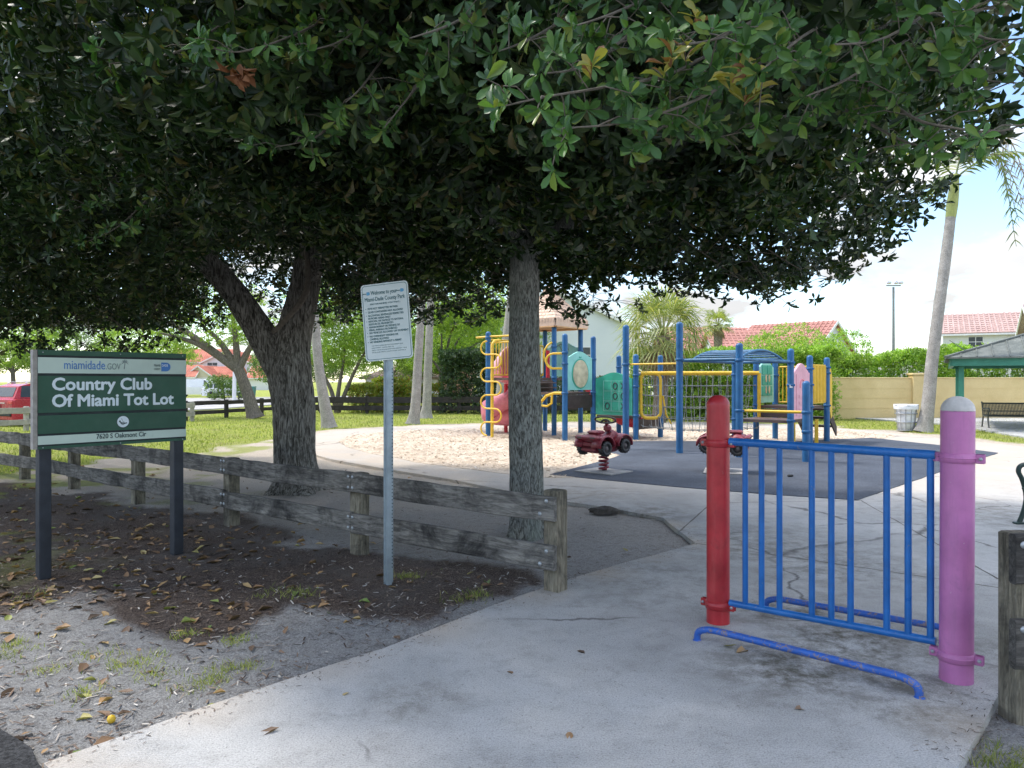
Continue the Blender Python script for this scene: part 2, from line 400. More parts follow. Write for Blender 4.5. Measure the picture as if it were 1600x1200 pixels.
def concrete_mat():
    m, nt, b, mp = base('concrete'); v = mp.outputs[0]
    big = noise(nt, v, .75, 7, .66, .5); mid = noise(nt, v, 5, 8, .75, .3); fine = noise(nt, v, 120, 4, .8); pit = noise(nt, v, 48, 3, .6)
    c = ramp(nt, [(.3, (.34, .335, .325)), (.5, (.45, .443, .433)), (.7, (.54, .532, .52))], big)
    c = mixc(nt, c, (.24, .23, .215), ramp(nt, [(.5, 0), (.75, .6)], mid))
    c = mixc(nt, c, ramp(nt, [(.30, .5), (.5, 1), (.72, 1.32)], fine), 1.0, 'MULTIPLY')
    c = mixc(nt, c, (.14, .13, .12), ramp(nt, [(.61, 0), (.69, .5)], pit))
    # damp dirty patches either side of the gate, and where soil washes over the slab
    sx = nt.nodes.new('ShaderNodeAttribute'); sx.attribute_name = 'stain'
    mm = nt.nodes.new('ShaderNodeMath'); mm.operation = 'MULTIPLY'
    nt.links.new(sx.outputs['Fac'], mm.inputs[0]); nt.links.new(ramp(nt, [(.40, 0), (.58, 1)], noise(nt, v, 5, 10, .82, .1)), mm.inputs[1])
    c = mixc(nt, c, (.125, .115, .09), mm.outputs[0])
    du = nt.nodes.new('ShaderNodeAttribute'); du.attribute_name = 'dust'
    md = nt.nodes.new('ShaderNodeMath'); md.operation = 'MULTIPLY'; nt.links.new(du.outputs['Fac'], md.inputs[0]); nt.links.new(ramp(nt, [(.3, .45), (.58, 1)], noise(nt, v, 1.1, 7, .7, .6)), md.inputs[1])
    c = mixc(nt, c, ramp(nt, [(.3, (.40, .335, .265)), (.7, (.58, .495, .405))], fine), md.outputs[0])
    # hairline cracks
    vo = nt.nodes.new('ShaderNodeTexVoronoi'); vo.feature = 'DISTANCE_TO_EDGE'; vo.inputs['Scale'].default_value = .33
    w = nt.nodes.new('ShaderNodeTexNoise'); w.inputs['Scale'].default_value = 2.2; w.inputs['Detail'].default_value = 6; nt.links.new(v, w.inputs['Vector'])
    va = nt.nodes.new('ShaderNodeVectorMath'); va.operation = 'MULTIPLY_ADD'; va.inputs[1].default_value = (.5, .5, 0)
    nt.links.new(w.outputs['Color'], va.inputs[0]); nt.links.new(v, va.inputs[2]); nt.links.new(va.outputs[0], vo.inputs['Vector'])
    ck = ramp(nt, [(0, 1), (.0028, .8), (.006, 0)], vo.outputs['Distance'])
    mk = nt.nodes.new('ShaderNodeMath'); mk.operation = 'MULTIPLY'; nt.links.new(ck, mk.inputs[0])
    nt.links.new(ramp(nt, [(.47, 0), (.56, .8)], noise(nt, v, .6, 3)), mk.inputs[1])
    c = mixc(nt, c, (.07, .065, .06), mk.outputs[0])
    nt.links.new(c, b.inputs['Base Color']); b.inputs['Roughness'].default_value = .93; b.inputs['Specular IOR Level'].default_value = .2
    bump(nt, b, fine, .55, .008)
    return m
M['joint'] = stone('joint', [(.3, (.10, .09, .08)), (.7, (.22, .20, .18))], 9, 60, .5)
M['ground'] = ground_mat(); M['concrete'] = concrete_mat()
M['rubber'] = stone('rubber', [(.3, (.056, .064, .082)), (.7, (.11, .125, .155))], .8, 70, .6, .95, .7)
M['asphalt'] = stone('asphalt', [(.3, (.035, .035, .037)), (.7, (.07, .07, .073))], 2, 55, 1.0, .95, .9, .02)
M['road_far'] = stone('road_far', [(.3, (.36, .34, .33)), (.7, (.46, .44, .43))], .4, 20, .2)
M['chips_bed'] = stone('chips_bed', [(.3, (.56, .445, .33)), (.7, (.70, .585, .46))], 1.2, 26, .8, .95, .4, .02)
M['chip'] = leafmat('chip', [(0, (.30, .21, .14)), (.25, (.52, .405, .29)), (.75, (.70, .585, .45)), (1, (.78, .69, .58))], .9, 0, clump=.1)
def tile_mat(name, lo, hi):
    m, nt, b, mp = base(name); v = mp.outputs[0]
    n1 = noise(nt, v, .5, 5); n2 = noise(nt, v, 6, 3)
    c = ramp(nt, [(.3, lo), (.7, hi)], n1); c = mixc(nt, c, ramp(nt, [(.3, .75), (.7, 1.2)], n2), 1, 'MULTIPLY')
    nt.links.new(c, b.inputs['Base Color']); b.inputs['Roughness'].default_value = .85
    return m
M['tile_red'] = tile_mat('tile_red', (.42, .13, .085), (.60, .235, .16))
M['tile_dusty'] = tile_mat('tile_dusty', (.36, .155, .125), (.50, .25, .205))
M['tile_pink'] = tile_mat('tile_pink', (.40, .26, .23), (.52, .36, .32))
M['tile_brown'] = tile_mat('tile_brown', (.24, .17, .15), (.36, .28, .25))

def pip(poly, x, y):
    r = np.zeros(len(x), bool); n = len(poly); j = n - 1
    for i in range(n):
        xi, yi = poly[i][0], poly[i][1]; xj, yj = poly[j][0], poly[j][1]
        c = ((yi > y) != (yj > y)) & (x < (xj - xi) * (y - yi) / (yj - yi + 1e-12) + xi)
        r ^= c; j = i
    return r
def img(*pts): return [G(a, b).to_2d() for a, b in pts]
def softmask(poly, x, y, amp, scale, seed, k=5):
    acc = np.zeros(len(x)); q = np.stack([x * scale, y * scale, np.zeros(len(x))], 1)
    dx = (fbm(q, 4, seed) - .5) * amp; dy = (fbm(q, 4, seed + 9) - .5) * amp
    for i in range(k):
        a = 2 * PI * i / k
        acc += pip(poly, x + dx + .05 * amp * math.cos(a), y + dy + .05 * amp * math.sin(a))
    return acc / k

pave = img((68, 1192), (330, 1102), (600, 1012), (760, 950), (883, 906), (980, 878), (1087, 849), (1062, 830), (1036, 809), (950, 793), (880, 783), (800, 768),
           (700, 748), (600, 732), (520, 718), (470, 704), (456, 692), (476, 680), (540, 671), (620, 666.5), (760, 663), (900, 661), (1100, 660.5), (1250, 664),
           (1380, 675), (1480, 685), (1600, 698), (1760, 718))
pave += [Vector((16.5, 14.2)), Vector((13, 4.6)), Vector((3.4, 3.95)), G(1562, 1082).to_2d(), G(1530, 1145).to_2d(), G(1497, 1200).to_2d(), Vector((1.62, 1.9)), Vector((-.2, 1.55))]
pit = img((862, 747), (797, 741), (720, 732), (650, 722), (590, 711), (545, 700), (528, 691), (545, 681), (610, 674), (700, 670.5), (800, 669), (950, 668), (1100, 668),
          (1230, 669.5), (1330, 674), (1400, 681), (1300, 700), (1000, 740))
rub = img((860, 742), (905, 730), (950, 718), (968, 712), (935, 703), (890, 695.5), (930, 692), (1000, 689.5), (1100, 690), (1230, 691), (1300, 687), (1362, 684.5), (1460, 695),
          (1560, 708), (1450, 744), (1340, 782), (1220, 774), (1100, 765), (980, 754))
mulch_poly = img((-260, 742), (60, 752), (200, 778), (300, 792), (420, 815), (540, 850), (700, 872), (835, 893), (838, 905), (770, 918), (745, 935), (650, 962), (590, 975), (545, 968), (440, 940),
                 (380, 985), (300, 1000), (180, 930), (60, 945), (-80, 930), (-400, 900))
lawn_poly = [Vector((-700, 800)), Vector((-700, 20))] + img((-600, 752), (0, 738), (100, 726), (200, 714), (290, 703), (380, 692), (440, 680), (500, 671), (560, 667), (640, 662.5), (760, 660),
                 (900, 658), (1100, 657.5), (1260, 661), (1400, 672), (1500, 681), (1620, 693), (1900, 720)) + [Vector((700, 20)), Vector((700, 800))]

def ground_z(x, y):
    q = np.stack([x, y, np.zeros(len(x))], 1)
    return -.045 + (fbm(q * .7, 3, 2) - .5) * .05 + (fbm(q * 5, 3, 5) - .5) * .03 + (fbm(q * 22, 2, 6) - .5) * .022
def gz(x, y): return float(ground_z(np.array([x], float), np.array([y], float))[0])

ys = 1.2 * 1.0135 ** np.arange(480); ys = np.append(ys, 900); nr = len(ys); nc = 420
ts = np.linspace(-1.5, 1.5, nc)
X = (ts[None, :] * (ys[:, None] + .6)).ravel(); Y = np.repeat(ys, nc)
fade = np.clip((40 - Y) / 25, 0, 1)
Z = ground_z(X, Y); Z = -.045 + (Z + .045) * np.maximum(fade, .2)
# settle under the paving so nothing pokes through it
ipv = pip(pave, X, Y)
Z = np.where(ipv, np.minimum(Z, -.05), Z)
mul = softmask(mulch_poly, X, Y, 1.1, 1.2, 3); gra = softmask(lawn_poly, X, Y, 1.6, .7, 8)
q = np.stack([X, Y, 0 * X], 1)
gpatch = np.clip((fbm(q * 1.1, 4, 31) - .56) * 9, 0, .8) * np.clip((-3.2 - X) / 3, 0, 1) * (Y > 4)
sand_lift_mask = np.clip((Y - 5.0) / 9, 0, 1)  # pale sand farther off, drawn nearer so its colour offsets the tree shade
ii = np.arange(nr - 1)[:, None] * nc + np.arange(nc - 1)[None, :]
quads = np.stack([ii, ii + 1, ii + nc + 1, ii + nc], -1).reshape(-1, 4)
gr = np_mesh('ground', np.stack([X, Y, Z], 1), [quads], M['ground'], smooth=True,
             attrs={'mulch': mul * .96, 'grass': np.maximum(gra, gpatch), 'sand_lift': sand_lift_mask})
tag(gr, 'grey gritty soil, brown mulch and lawn spreading to the far houses', kind='structure')
b = MB().prism([(-900, -300), (900, -300), (900, 1400), (-900, 1400)], -.5, -.3).build('land', M['road_far']); tag(b, 'land reaching to the horizon', kind='structure')

def rough_outline(poly, step, amp, seed):
    out = []; n = len(poly)
    for i in range(n):
        a, c = poly[i], poly[(i + 1) % n]; L = (c - a).length; k = max(1, int(L / step))
        nn = Vector((-(c - a).y, (c - a).x)).normalized() if L > 0 else Vector((0, 0))
        for j in range(k):
            p = a + (c - a) * j / k
            d = (float(fbm(np.array([[p.x * 3, p.y * 3, seed]]), 3, seed)[0]) - .5) * 2 * amp
            out.append(p + nn * d)
    return out
def sheet(name, poly, z0, z1, mat, label, stain=None, cell=None):
    b = MB().prism([(p[0], p[1]) for p in poly], z0, z1)
    o = b.build(name, mat); tag(o, label, kind='structure'); return o
# paving: triangulated top so that the dirt patches can be carried as an attribute
po = rough_outline(pave, .35, .018, 4)
o = sheet('concrete_path', po, -.13, 0, M['concrete'], 'pale grey concrete path leading through the gate and round the play area')
import bmesh
bm = bmesh.new(); bm.from_mesh(o.data)
bmesh.ops.triangulate(bm, faces=bm.faces[:])
for it in range(9):
    es = [e for e in bm.edges if e.calc_length() > max(.16, .05 * max(1, min(v.co.y for v in e.verts)))]
    if not es: break
    bmesh.ops.subdivide_edges(bm, edges=es, cuts=1); bmesh.ops.triangulate(bm, faces=[f for f in bm.faces if len(f.verts) > 3])
bm.to_mesh(o.data); bm.free()
me = o.data; P = np.empty(len(me.vertices) * 3, np.float32); me.vertices.foreach_get('co', P); P = P.reshape(-1, 3)
st = np.zeros(len(P))
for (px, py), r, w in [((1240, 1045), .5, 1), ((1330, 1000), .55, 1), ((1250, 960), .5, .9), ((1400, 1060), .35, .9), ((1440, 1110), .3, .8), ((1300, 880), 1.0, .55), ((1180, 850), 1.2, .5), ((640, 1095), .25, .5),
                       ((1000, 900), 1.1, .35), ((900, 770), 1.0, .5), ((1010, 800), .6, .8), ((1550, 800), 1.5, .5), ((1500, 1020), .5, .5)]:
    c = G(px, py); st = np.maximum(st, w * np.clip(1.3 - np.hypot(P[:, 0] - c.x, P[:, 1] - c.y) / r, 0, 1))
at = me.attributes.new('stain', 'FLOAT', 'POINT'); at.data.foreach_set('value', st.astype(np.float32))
# sand and chips kicked out over the loop path, soil washed over the slab edges
dd = np.clip((P[:, 1] - 8.5) / 5, 0, .95)
pe = np.array([[p[0], p[1]] for p in po]); ed = np.min(np.hypot(P[:, None, 0] - pe[None, ::2, 0], P[:, None, 1] - pe[None, ::2, 1]), 1)
dd = np.maximum(dd, .8 * np.clip(1 - ed / .38, 0, 1) * (P[:, 1] < 9))
at = me.attributes.new('dust', 'FLOAT', 'POINT'); at.data.foreach_set('value', dd.astype(np.float32))
for a_, b_ in [((1087, 849), (1640, 930)), ((1062, 830), (1112, 786)), ((1112, 786), (1345, 782)), ((1345, 782), (1560, 905))]:
    g0_, g1_ = G(*a_), G(*b_); nn2 = max(6, int((g1_ - g0_).length / .12)); t2 = Vector((-(g1_ - g0_).y, (g1_ - g0_).x, 0)).normalized(); L1, L2 = [], []
    for k_ in range(nn2 + 1):
        c_ = g0_.lerp(g1_, k_ / nn2); w_ = .006 + .006 * random.random(); j_ = (random.random() - .5) * .008; L1.append(c_ + t2 * (w_ + j_)); L2.append(c_ - t2 * (w_ - j_))
    jb = MB(); vs_ = L1 + L2; m_ = nn2 + 1; jb.add([(v.x, v.y, .0016) for v in vs_] + [(v.x, v.y, -.02) for v in vs_], [(k_, m_ + k_, m_ + k_ + 1, k_ + 1) for k_ in range(nn2)])
    jo = jb.build('expansion_joint', M['joint']); jo.parent = o
sheet('wood_chip_pit', rough_outline(pit, .4, .10, 2), -.03, .005, M['chips_bed'], 'tan wood chip bed under the play structure')
sheet('rubber_surface', rough_outline(rub, .4, .03, 6), -.02, .010, M['rubber'], 'blue grey rubber safety surface under the spring riders')
e0, e1 = G(0, 1137).to_2d(), G(76, 1203).to_2d(); d = (e1 - e0).normalized()
ap = [e0 - d * 30, e0 - d * 1.5, e0, e0.lerp(e1, .5) + Vector((.02, .015)), e1, e1 + d * 1.3, e1 + d * 30]
ap = [Vector((p.x, p.y)) for p in ap] + [e1 + d * 30 + Vector((-6, -8)), e0 - d * 30 + Vector((-6, -8))]
sheet('asphalt_road', rough_outline(ap, .12, .03, 9), -.14, -.012, M['asphalt'], 'black asphalt road edge beside the path')
fr = [G(-500, 656).to_2d(), G(0, 651).to_2d(), G(290, 641).to_2d(), G(420, 630).to_2d(), Vector((-14, 62)), Vector((-3, 80)), Vector((-10, 100)), Vector((-60, 76))]
sheet('far_road', [Vector((-40, 27)), Vector((-22.5, 31)), Vector((-17, 42)), Vector((-15.5, 54)), Vector((-8, 66)), Vector((0, 78)), Vector((-6, 86)), Vector((-28, 70)), Vector((-46, 52))], -.1, .02, M['road_far'], 'pale road beyond the far rail fence')

# wood chips lying on the bed
def scatter_poly(poly, n, shrink=0):
    p = np.array([[a[0], a[1]] for a in poly]); lo, hi = p.min(0), p.max(0)
    q = lo + rng.random((n, 2)) * (hi - lo)
    return q[pip(poly, q[:, 0], q[:, 1])]
def flat_bits(P, z, L, W, curl, tilt, n_seed=0):
    n = len(P); a = rng.random(n) * 2 * PI
    d = np.stack([np.cos(a), np.sin(a), (rng.random(n) - .5) * tilt], 1); s = np.stack([-np.sin(a), np.cos(a), (rng.random(n) - .5) * tilt], 1)
    Lr = (L * (.6 + .8 * rng.random(n)))[:, None]; Wr = (W * (.6 + .8 * rng.random(n)))[:, None]
    c = np.stack([P[:, 0], P[:, 1], z], 1); up = np.array([0, 0, 1.])
    return c, d * Lr, s * Wr, up
q = scatter_poly(pit, 26000); keep = ~pip(rub, q[:, 0], q[:, 1]); q = q[keep]
c, d, s, up = flat_bits(q, np.full(len(q), .012) + rng.random(len(q)) * .02, .075, .022, 0, .5)
V = np.stack([c - d / 2 - s / 2, c + d / 2 - s / 2, c + d / 2 + s / 2, c - d / 2 + s / 2], 1).reshape(-1, 3)
o = np_mesh('wood_chips', V, [np.arange(len(V)).reshape(-1, 4)], M['chip']); tag(o, 'loose tan wood chips over the play bed', kind='stuff')

# fallen leaves: curled little blades lying on soil, mulch and a few on the path
def leaf_tpl(detail):
    if detail == 2:
        t = np.array([[0, 0, 0], [.30, .50, .03], [.60, .97, .06], [.86, .80, .03], [1, 0, -.10], [.86, -.80, .03], [.60, -.97, .06], [.30, -.50, .03], [.32, 0, -.02], [.64, 0, -.03], [.88, 0, -.06]])
        return t, [np.array([[0, 8, 1], [0, 7, 8], [3, 10, 4], [10, 5, 4]]), np.array([[1, 8, 9, 2], [8, 7, 6, 9], [2, 9, 10, 3], [9, 6, 5, 10]])]
    if detail:
        t = np.array([[0, 0, 0], [.28, .62, .05], [.66, 1, .08], [1, 0, -.10], [.66, -1, .08], [.28, -.62, .05], [.30, 0, -.03], [.68, 0, -.06]])
        return t, [np.array([[0, 6, 1], [0, 5, 6], [2, 7, 3], [7, 4, 3]]), np.array([[1, 6, 7, 2], [6, 5, 4, 7]])]
    t = np.array([[0, 0, 0], [.6, 1, .05], [1, 0, -.08], [.6, -1, .05]])
    return t, [np.array([[0, 2, 1], [0, 3, 2]])]
def leaf_mesh(name, B, D, S, N, L, W, mat, parent=None, detail=False):
    """leaves from base points B, axis D, side S, normal N (n,3), lengths L, half widths W"""
    t, fs = leaf_tpl(detail); k = len(t); n = len(B)
    W = W * (.8 + .4 * rng.random(n)); cu = .3 + 1.8 * rng.random(n); bd = rng.normal(-.06, .16, n)
    V = (B[:, None, :] + D[:, None, :] * (t[None, :, 0:1] * L[:, None, None]) + S[:, None, :] * (t[None, :, 1:2] * W[:, None, None])
         + N[:, None, :] * ((t[None, :, 2:3] * cu[:, None, None] + t[None, :, 0:1] ** 2 * bd[:, None, None]) * L[:, None, None])).reshape(-1, 3)
    g = [(f[None] + (np.arange(n) * k)[:, None, None]).reshape(-1, f.shape[1]) for f in fs]
    return np_mesh(name, V, g, mat, parent)
def unit(v): return v / (np.linalg.norm(v, axis=1, keepdims=True) + 1e-9)
n = 6000
px = rng.random(n) * 1500 - 500; py = 725 + 470 * rng.random(n) ** 1.25
Yg = EYE * F / (py - HZ); Xg = (px - 800) / F * Yg
dens = softmask(mulch_poly, Xg, Yg, .8, 1, 3) * .85 + .16
dens *= np.clip((-Xg - .5) / 3.4, .07, 1) * np.where((px < 300) & (py < 860), 1.8, 1)
keep = (rng.random(n) < dens) & ~pip(pave, Xg, Yg); Xg, Yg = Xg[keep], Yg[keep]
ex = np.array([G(a, b_)[:2] for a, b_ in [(798, 1052), (910, 1020), (1255, 1106), (1140, 1012), (1160, 1018), (890, 1150), (540, 1085), (415, 1145)]])
Xg = np.append(Xg, ex[:, 0]); Yg = np.append(Yg, ex[:, 1])
zz = ground_z(Xg, Yg) + .012; zz[-len(ex):] = .006
n = len(Xg); a = rng.random(n) * 2 * PI; ti = (rng.random(n) - .5) * .5
D = unit(np.stack([np.cos(a), np.sin(a), ti], 1)); S = unit(np.stack([-np.sin(a), np.cos(a), (rng.random(n) - .5) * .7], 1)); N = unit(np.cross(D, S))
L = .045 + .08 * rng.random(n)
M['litter'] = leafmat('litter', [(0, (.07, .045, .03)), (.35, (.19, .115, .07)), (.62, (.32, .19, .10)), (.82, (.44, .27, .12)), (.92, (.50, .37, .18)), (.97, (.30, .32, .09)), (1, (.14, .22, .05))], .6, .1, clump=.05)
o = leaf_mesh('leaf_litter', np.stack([Xg, Yg, zz], 1) - D * L[:, None] * .5, D, S, N, L, L * .23, M['litter'], detail=True); tag(o, 'orange and brown fallen leaves over mulch and soil', kind='stuff')
# little twigs, shell chips and mulch shreds
n = 16000; px = rng.random(n) * 1350 - 420; py = 745 + 455 * rng.random(n) ** 1.1
Yg = EYE * F / (py - HZ); Xg = (px - 800) / F * Yg
keep = ~pip(pave, Xg, Yg) & (rng.random(n) < np.maximum(.25, pip(mulch_poly, Xg, Yg))); q = np.stack([Xg, Yg], 1)[keep]
edge_q = []
for (a_, b_) in [((68, 1192), (330, 1102)), ((330, 1102), (600, 1012)), ((600, 1012), (883, 906)), ((883, 906), (1087, 849)), ((1562, 1082), (1497, 1200)), ((1087, 849), (1036, 809)), ((1036, 809), (880, 783))]:
    g0_, g1_ = G(*a_), G(*b_); t2 = Vector((-(g1_ - g0_).y, (g1_ - g0_).x, 0)).normalized()
    for _ in range(int((g1_ - g0_).length * 130)):
        c_ = g0_.lerp(g1_, random.random()) + t2 * random.gauss(.0, .09); edge_q.append((c_.x, c_.y))
edge_q = np.array(edge_q); nq = len(q); q = np.concatenate([q, edge_q]); zq = ground_z(q[:, 0], q[:, 1]) + .008; on_ = pip(pave, q[:, 0], q[:, 1]); zq[on_] = .004
c, d, s, up = flat_bits(q, zq, .045, .008, 0, .5); sc_e = np.where(np.arange(len(q)) >= nq, .5, 1)[:, None]; d = d * sc_e; s = s * sc_e; d[on_, 2] *= .1; s[on_, 2] *= .1
V = np.stack([c - d / 2 - s / 2, c + d / 2 - s / 2, c + d / 2 + s / 2, c - d / 2 + s / 2], 1).reshape(-1, 3)
M['shred'] = leafmat('shred', [(0, (.03, .02, .016)), (.45, (.12, .08, .06)), (.8, (.26, .20, .15)), (1, (.6, .57, .52))], .9, 0, clump=.1)
o = np_mesh('mulch_shreds', V, [np.arange(len(V)).reshape(-1, 4)], M['shred']); tag(o, 'mulch shreds and tiny shell chips on the soil', kind='stuff')
# grass: blades over the lawn and tufts in the soil
def blades(name, P, z, h, w, mat, label, lean=.5):
    n = len(P); a = rng.random(n) * 2 * PI; H = h * (.5 + .8 * rng.random(n))
    s = np.stack([np.cos(a), np.sin(a), 0 * a], 1) * (w / 2)
    top = np.stack([(rng.random(n) - .5) * lean * H * 2, (rng.random(n) - .5) * lean * H * 2, H], 1)
    c = np.stack([P[:, 0], P[:, 1], z], 1)
    V = np.stack([c - s, c + s, c + top], 1).reshape(-1, 3)
    o = np_mesh(name, V, [np.arange(len(V)).reshape(-1, 3)], mat); return tag(o, label, kind='stuff')
M['blade'] = leafmat('blade', [(0, (.15, .20, .035)), (.5, (.29, .34, .065)), (.8, (.44, .44, .12)), (1, (.5, .42, .2))], .6, .3, clump=.3, cscale=.5)
n = 90000; r = rng.random(n); Yg = 11 + 30 * r ** .9; Xg = (rng.random(n) * 2 - 1) * (Yg * .76 + 1)
keep = (softmask(lawn_poly, Xg, Yg, 1.6, .7, 8) > rng.random(n)) & ~pip(pave, Xg, Yg); Xg, Yg = Xg[keep], Yg[keep]
blades('lawn_grass', np.stack([Xg, Yg], 1), np.full(len(Xg), -.045), .075, .022, M['blade'], 'short yellow green lawn grass beyond the play area')
tf = [(372, 990), (380, 1030), (245, 1040), (330, 1050), (135, 1068), (190, 1030), (70, 1035), (20, 995), (290, 980), (640, 895), (430, 920), (880, 930), (720, 930), (745, 925), (340, 1035), (470, 920), (50, 920),
      (300, 1060), (150, 1010), (15, 1010), (210, 1020), (1545, 1180), (1580, 1170), (1590, 1192)]
pp = []
for (a_, b_) in tf:
    c = G(a_, b_); k = random.randint(50, 120); r = .03 + .06 * random.random()
    pp.append(np.stack([c.x + rng.normal(0, r, k), c.y + rng.normal(0, r, k)], 1))
pp = np.concatenate(pp); blades('grass_tufts', pp, ground_z(pp[:, 0], pp[:, 1]), .038, .0055, M['blade'], 'small green grass tufts sprouting in bare soil', 1.0)

# ------------------------------------------------------------------ trees
def smooth_path(pts, rad, k=8):
    pts = [np.array(p, float) for p in pts]; P = []; R = []
    for i in range(len(pts) - 1):
        p0 = pts[max(i - 1, 0)]; p1 = pts[i]; p2 = pts[i + 1]; p3 = pts[min(i + 2, len(pts) - 1)]
        for j in range(k):
            t = j / k
            P.append(.5 * (2 * p1 + (p2 - p0) * t + (2 * p0 - 5 * p1 + 4 * p2 - p3) * t * t + (3 * p1 - p0 - 3 * p2 + p3) * t ** 3)); R.append(rad[i] * (1 - t) + rad[i + 1] * t)
    P.append(pts[-1]); R.append(rad[-1]); return np.array(P), np.array(R)
def limb(mb, pts, rad, n=20, k=8, rough=.06, nscale=6, flare=0, fh=.22, lobes=5, seed=1):
    """tapered, slightly gnarled tube; flare spreads roots at the first point"""
    P, R = smooth_path(pts, rad, k); N = len(P)
    T = np.gradient(P, axis=0); T = unit(T)
    u = np.array([1., 0, 0]); vs = []
    for i in range(N):
        u = u - T[i] * u.dot(T[i]); u = u / np.linalg.norm(u); w = np.cross(T[i], u)
        a = np.arange(n) * 2 * PI / n
        ring = np.cos(a)[:, None] * u + np.sin(a)[:, None] * w
        h = P[i][2] - P[0][2]
        rr = R[i] * (1 + (fbm(np.stack([np.cos(a) * 1.2, np.sin(a) * 1.2, np.full(n, h * .8)], 1) + seed * 7, 3, seed) - .5) * rough * 3 + (fbm((P[i] + ring * R[i]) * nscale, 3, seed) - .5) * rough)
        if flare: rr = rr * (1 + flare * np.exp(-h / fh) * np.clip(.55 + .5 * np.sin(lobes * a + seed) + .35 * np.sin(3 * a + 1 + seed), .1, 1.4))
        vs.append(P[i] + ring * rr[:, None])
    V = np.concatenate(vs)
    fs = [(i * n + k_, i * n + (k_ + 1) % n, (i + 1) * n + (k_ + 1) % n, (i + 1) * n + k_) for i in range(N - 1) for k_ in range(n)]
    mb.add(V, fs, 0, True); mb.add(V[-n:], [tuple(range(n))], 0); return P, R
def sample_lobes(lobes, n, shell=.5):
    vol = np.array([l[3] * l[4] * l[5] for l in lobes]); idx = rng.choice(len(lobes), n, p=vol / vol.sum())
    Lb = np.array(lobes)[idx]
    d = unit(rng.normal(size=(n, 3))); r = np.where(rng.random(n) < shell, .75 + .27 * rng.random(n), rng.random(n) ** (1 / 3))
    return Lb[:, :3] + d * Lb[:, 3:6] * r[:, None], d
def rosettes(P, A, lpr, leaf, wr, cone=(50, 105), jit=.25):
    """leaves spreading round twig tips P with axes A"""
    n = len(P); A = unit(A)
    ref = np.where(np.abs(A[:, 2:3]) < .9, np.array([[0, 0, 1.]]), np.array([[1., 0, 0]]))
    U = unit(np.cross(A, ref)); W = np.cross(A, U)
    k = np.arange(lpr)[None, :]; az = k * 2.4 + rng.random((n, 1)) * 7 + (rng.random((n, lpr)) - .5) * .9
    el = np.radians(cone[0] + (cone[1] - cone[0]) * rng.random((n, lpr)))
    D = (A[:, None] * np.cos(el)[..., None] + (U[:, None] * np.cos(az)[..., None] + W[:, None] * np.sin(az)[..., None]) * np.sin(el)[..., None])
    D = D + rng.normal(0, jit, D.shape); D = unit(D.reshape(-1, 3))
    AA = np.repeat(A, lpr, 0); N = AA - D * (AA * D).sum(1, keepdims=True) + rng.normal(0, .3, AA.shape); N = N - D * (N * D).sum(1, keepdims=True); N = unit(N)
    S = np.cross(N, D)
    B = np.repeat(P, lpr, 0) - np.repeat(A, lpr, 0) * (rng.random((n * lpr, 1)) * leaf * .8)
    L = leaf * (.65 + .55 * rng.random(n * lpr))
    return B, D, S, N, L, L * wr * .5
# ---- the two big shade trees over the fence
def crown(name, parent, lobes, nros, lpr, leaf, wr, mat, keep=None, shell=.45, gap=.40, gscale=1.1, detail=False, droop=.35, mat2=None, seed=3):
    P, d = sample_lobes(lobes, nros, shell)
    k = fbm(P * gscale, 3, seed) > gap
    if keep is not None: k &= keep(P)
    P, d = P[k], d[k]
    A = d + rng.normal(0, .55, d.shape) + np.array([0, 0, -droop])
    a = rosettes(P, A, lpr, leaf, wr)
    return leaf_mesh(name, *a, mat, parent, detail)

rt = G(824, 833); rt.z = -.06
lt = G(463, 764); lt.z = -.06
right_tree = thing('shade_tree', 'straight grey trunked shade tree just behind the last fence post', 'tree', rt)
mb = MB()
limb(mb, [rt, rt + Vector((-.01, 0, .5)), rt + Vector((-.03, 0, 1.4)), rt + Vector((-.03, 0, 2.3)), rt + Vector((-.02, .02, 3.2)), rt + Vector((.05, .1, 4.6)), rt + Vector((0, .1, 6.4))],
     [.182, .180, .170, .152, .150, .11, .05], 36, 14, .06, 9, .42, .14, 5, 2)
for pts, r in [([(0, 0, 3.0), (.9, -1.0, 3.5), (1.8, -2.4, 3.9), (2.0, -3.8, 3.6)], [.09, .07, .05, .02]), ([(0, 0, 3.1), (-1.0, -.8, 3.7), (-2, -1.6, 4.2)], [.085, .06, .02]),
               ([(0, 0, 3.2), (1.2, .8, 3.7), (2.6, 1.2, 4.0)], [.085, .06, .02]), ([(0, 0, 3.3), (-.9, 1.4, 3.9), (-1.2, 2.8, 4.3)], [.08, .055, .02]), ([(0, 0, 3.4), (.1, -1.8, 4.2), (-.4, -3.6, 4.0)], [.08, .05, .02])]:
    limb(mb, [rt + Vector(p) for p in pts], r, 12, 6, .06, 7, seed=3)
mb.build('trunk', M['bark_grey'], right_tree)
left_tree = thing('shade_tree', 'thick forked shade tree with deeply furrowed dark bark behind the fence', 'tree', lt)
mb = MB(); k = lt.y / F
def L_(px, py, dy=0): return PT(px, py, lt.y + dy)
limb(mb, [lt + Vector((0, 0, -.02)), L_(463, 742), L_(460, 700), L_(459, 640), L_(452, 575), L_(460, 520, .05), L_(478, 440, .1), L_(486, 360, .2), L_(500, 220, .5), L_(480, 80, .6)],
     [.31, .305, .295, .31, .325, .26, .22, .19, .13, .06], 44, 14, .06, 8, 1.0, .15, 4, 5)
limb(mb, [L_(456, 600), L_(432, 560), L_(398, 505, -.1), L_(352, 440, -.3), L_(305, 395, -.6), L_(240, 330, -1.2), L_(150, 250, -1.9)], [.26, .25, .205, .175, .155, .12, .05], 28, 10, .06, 8, seed=8)
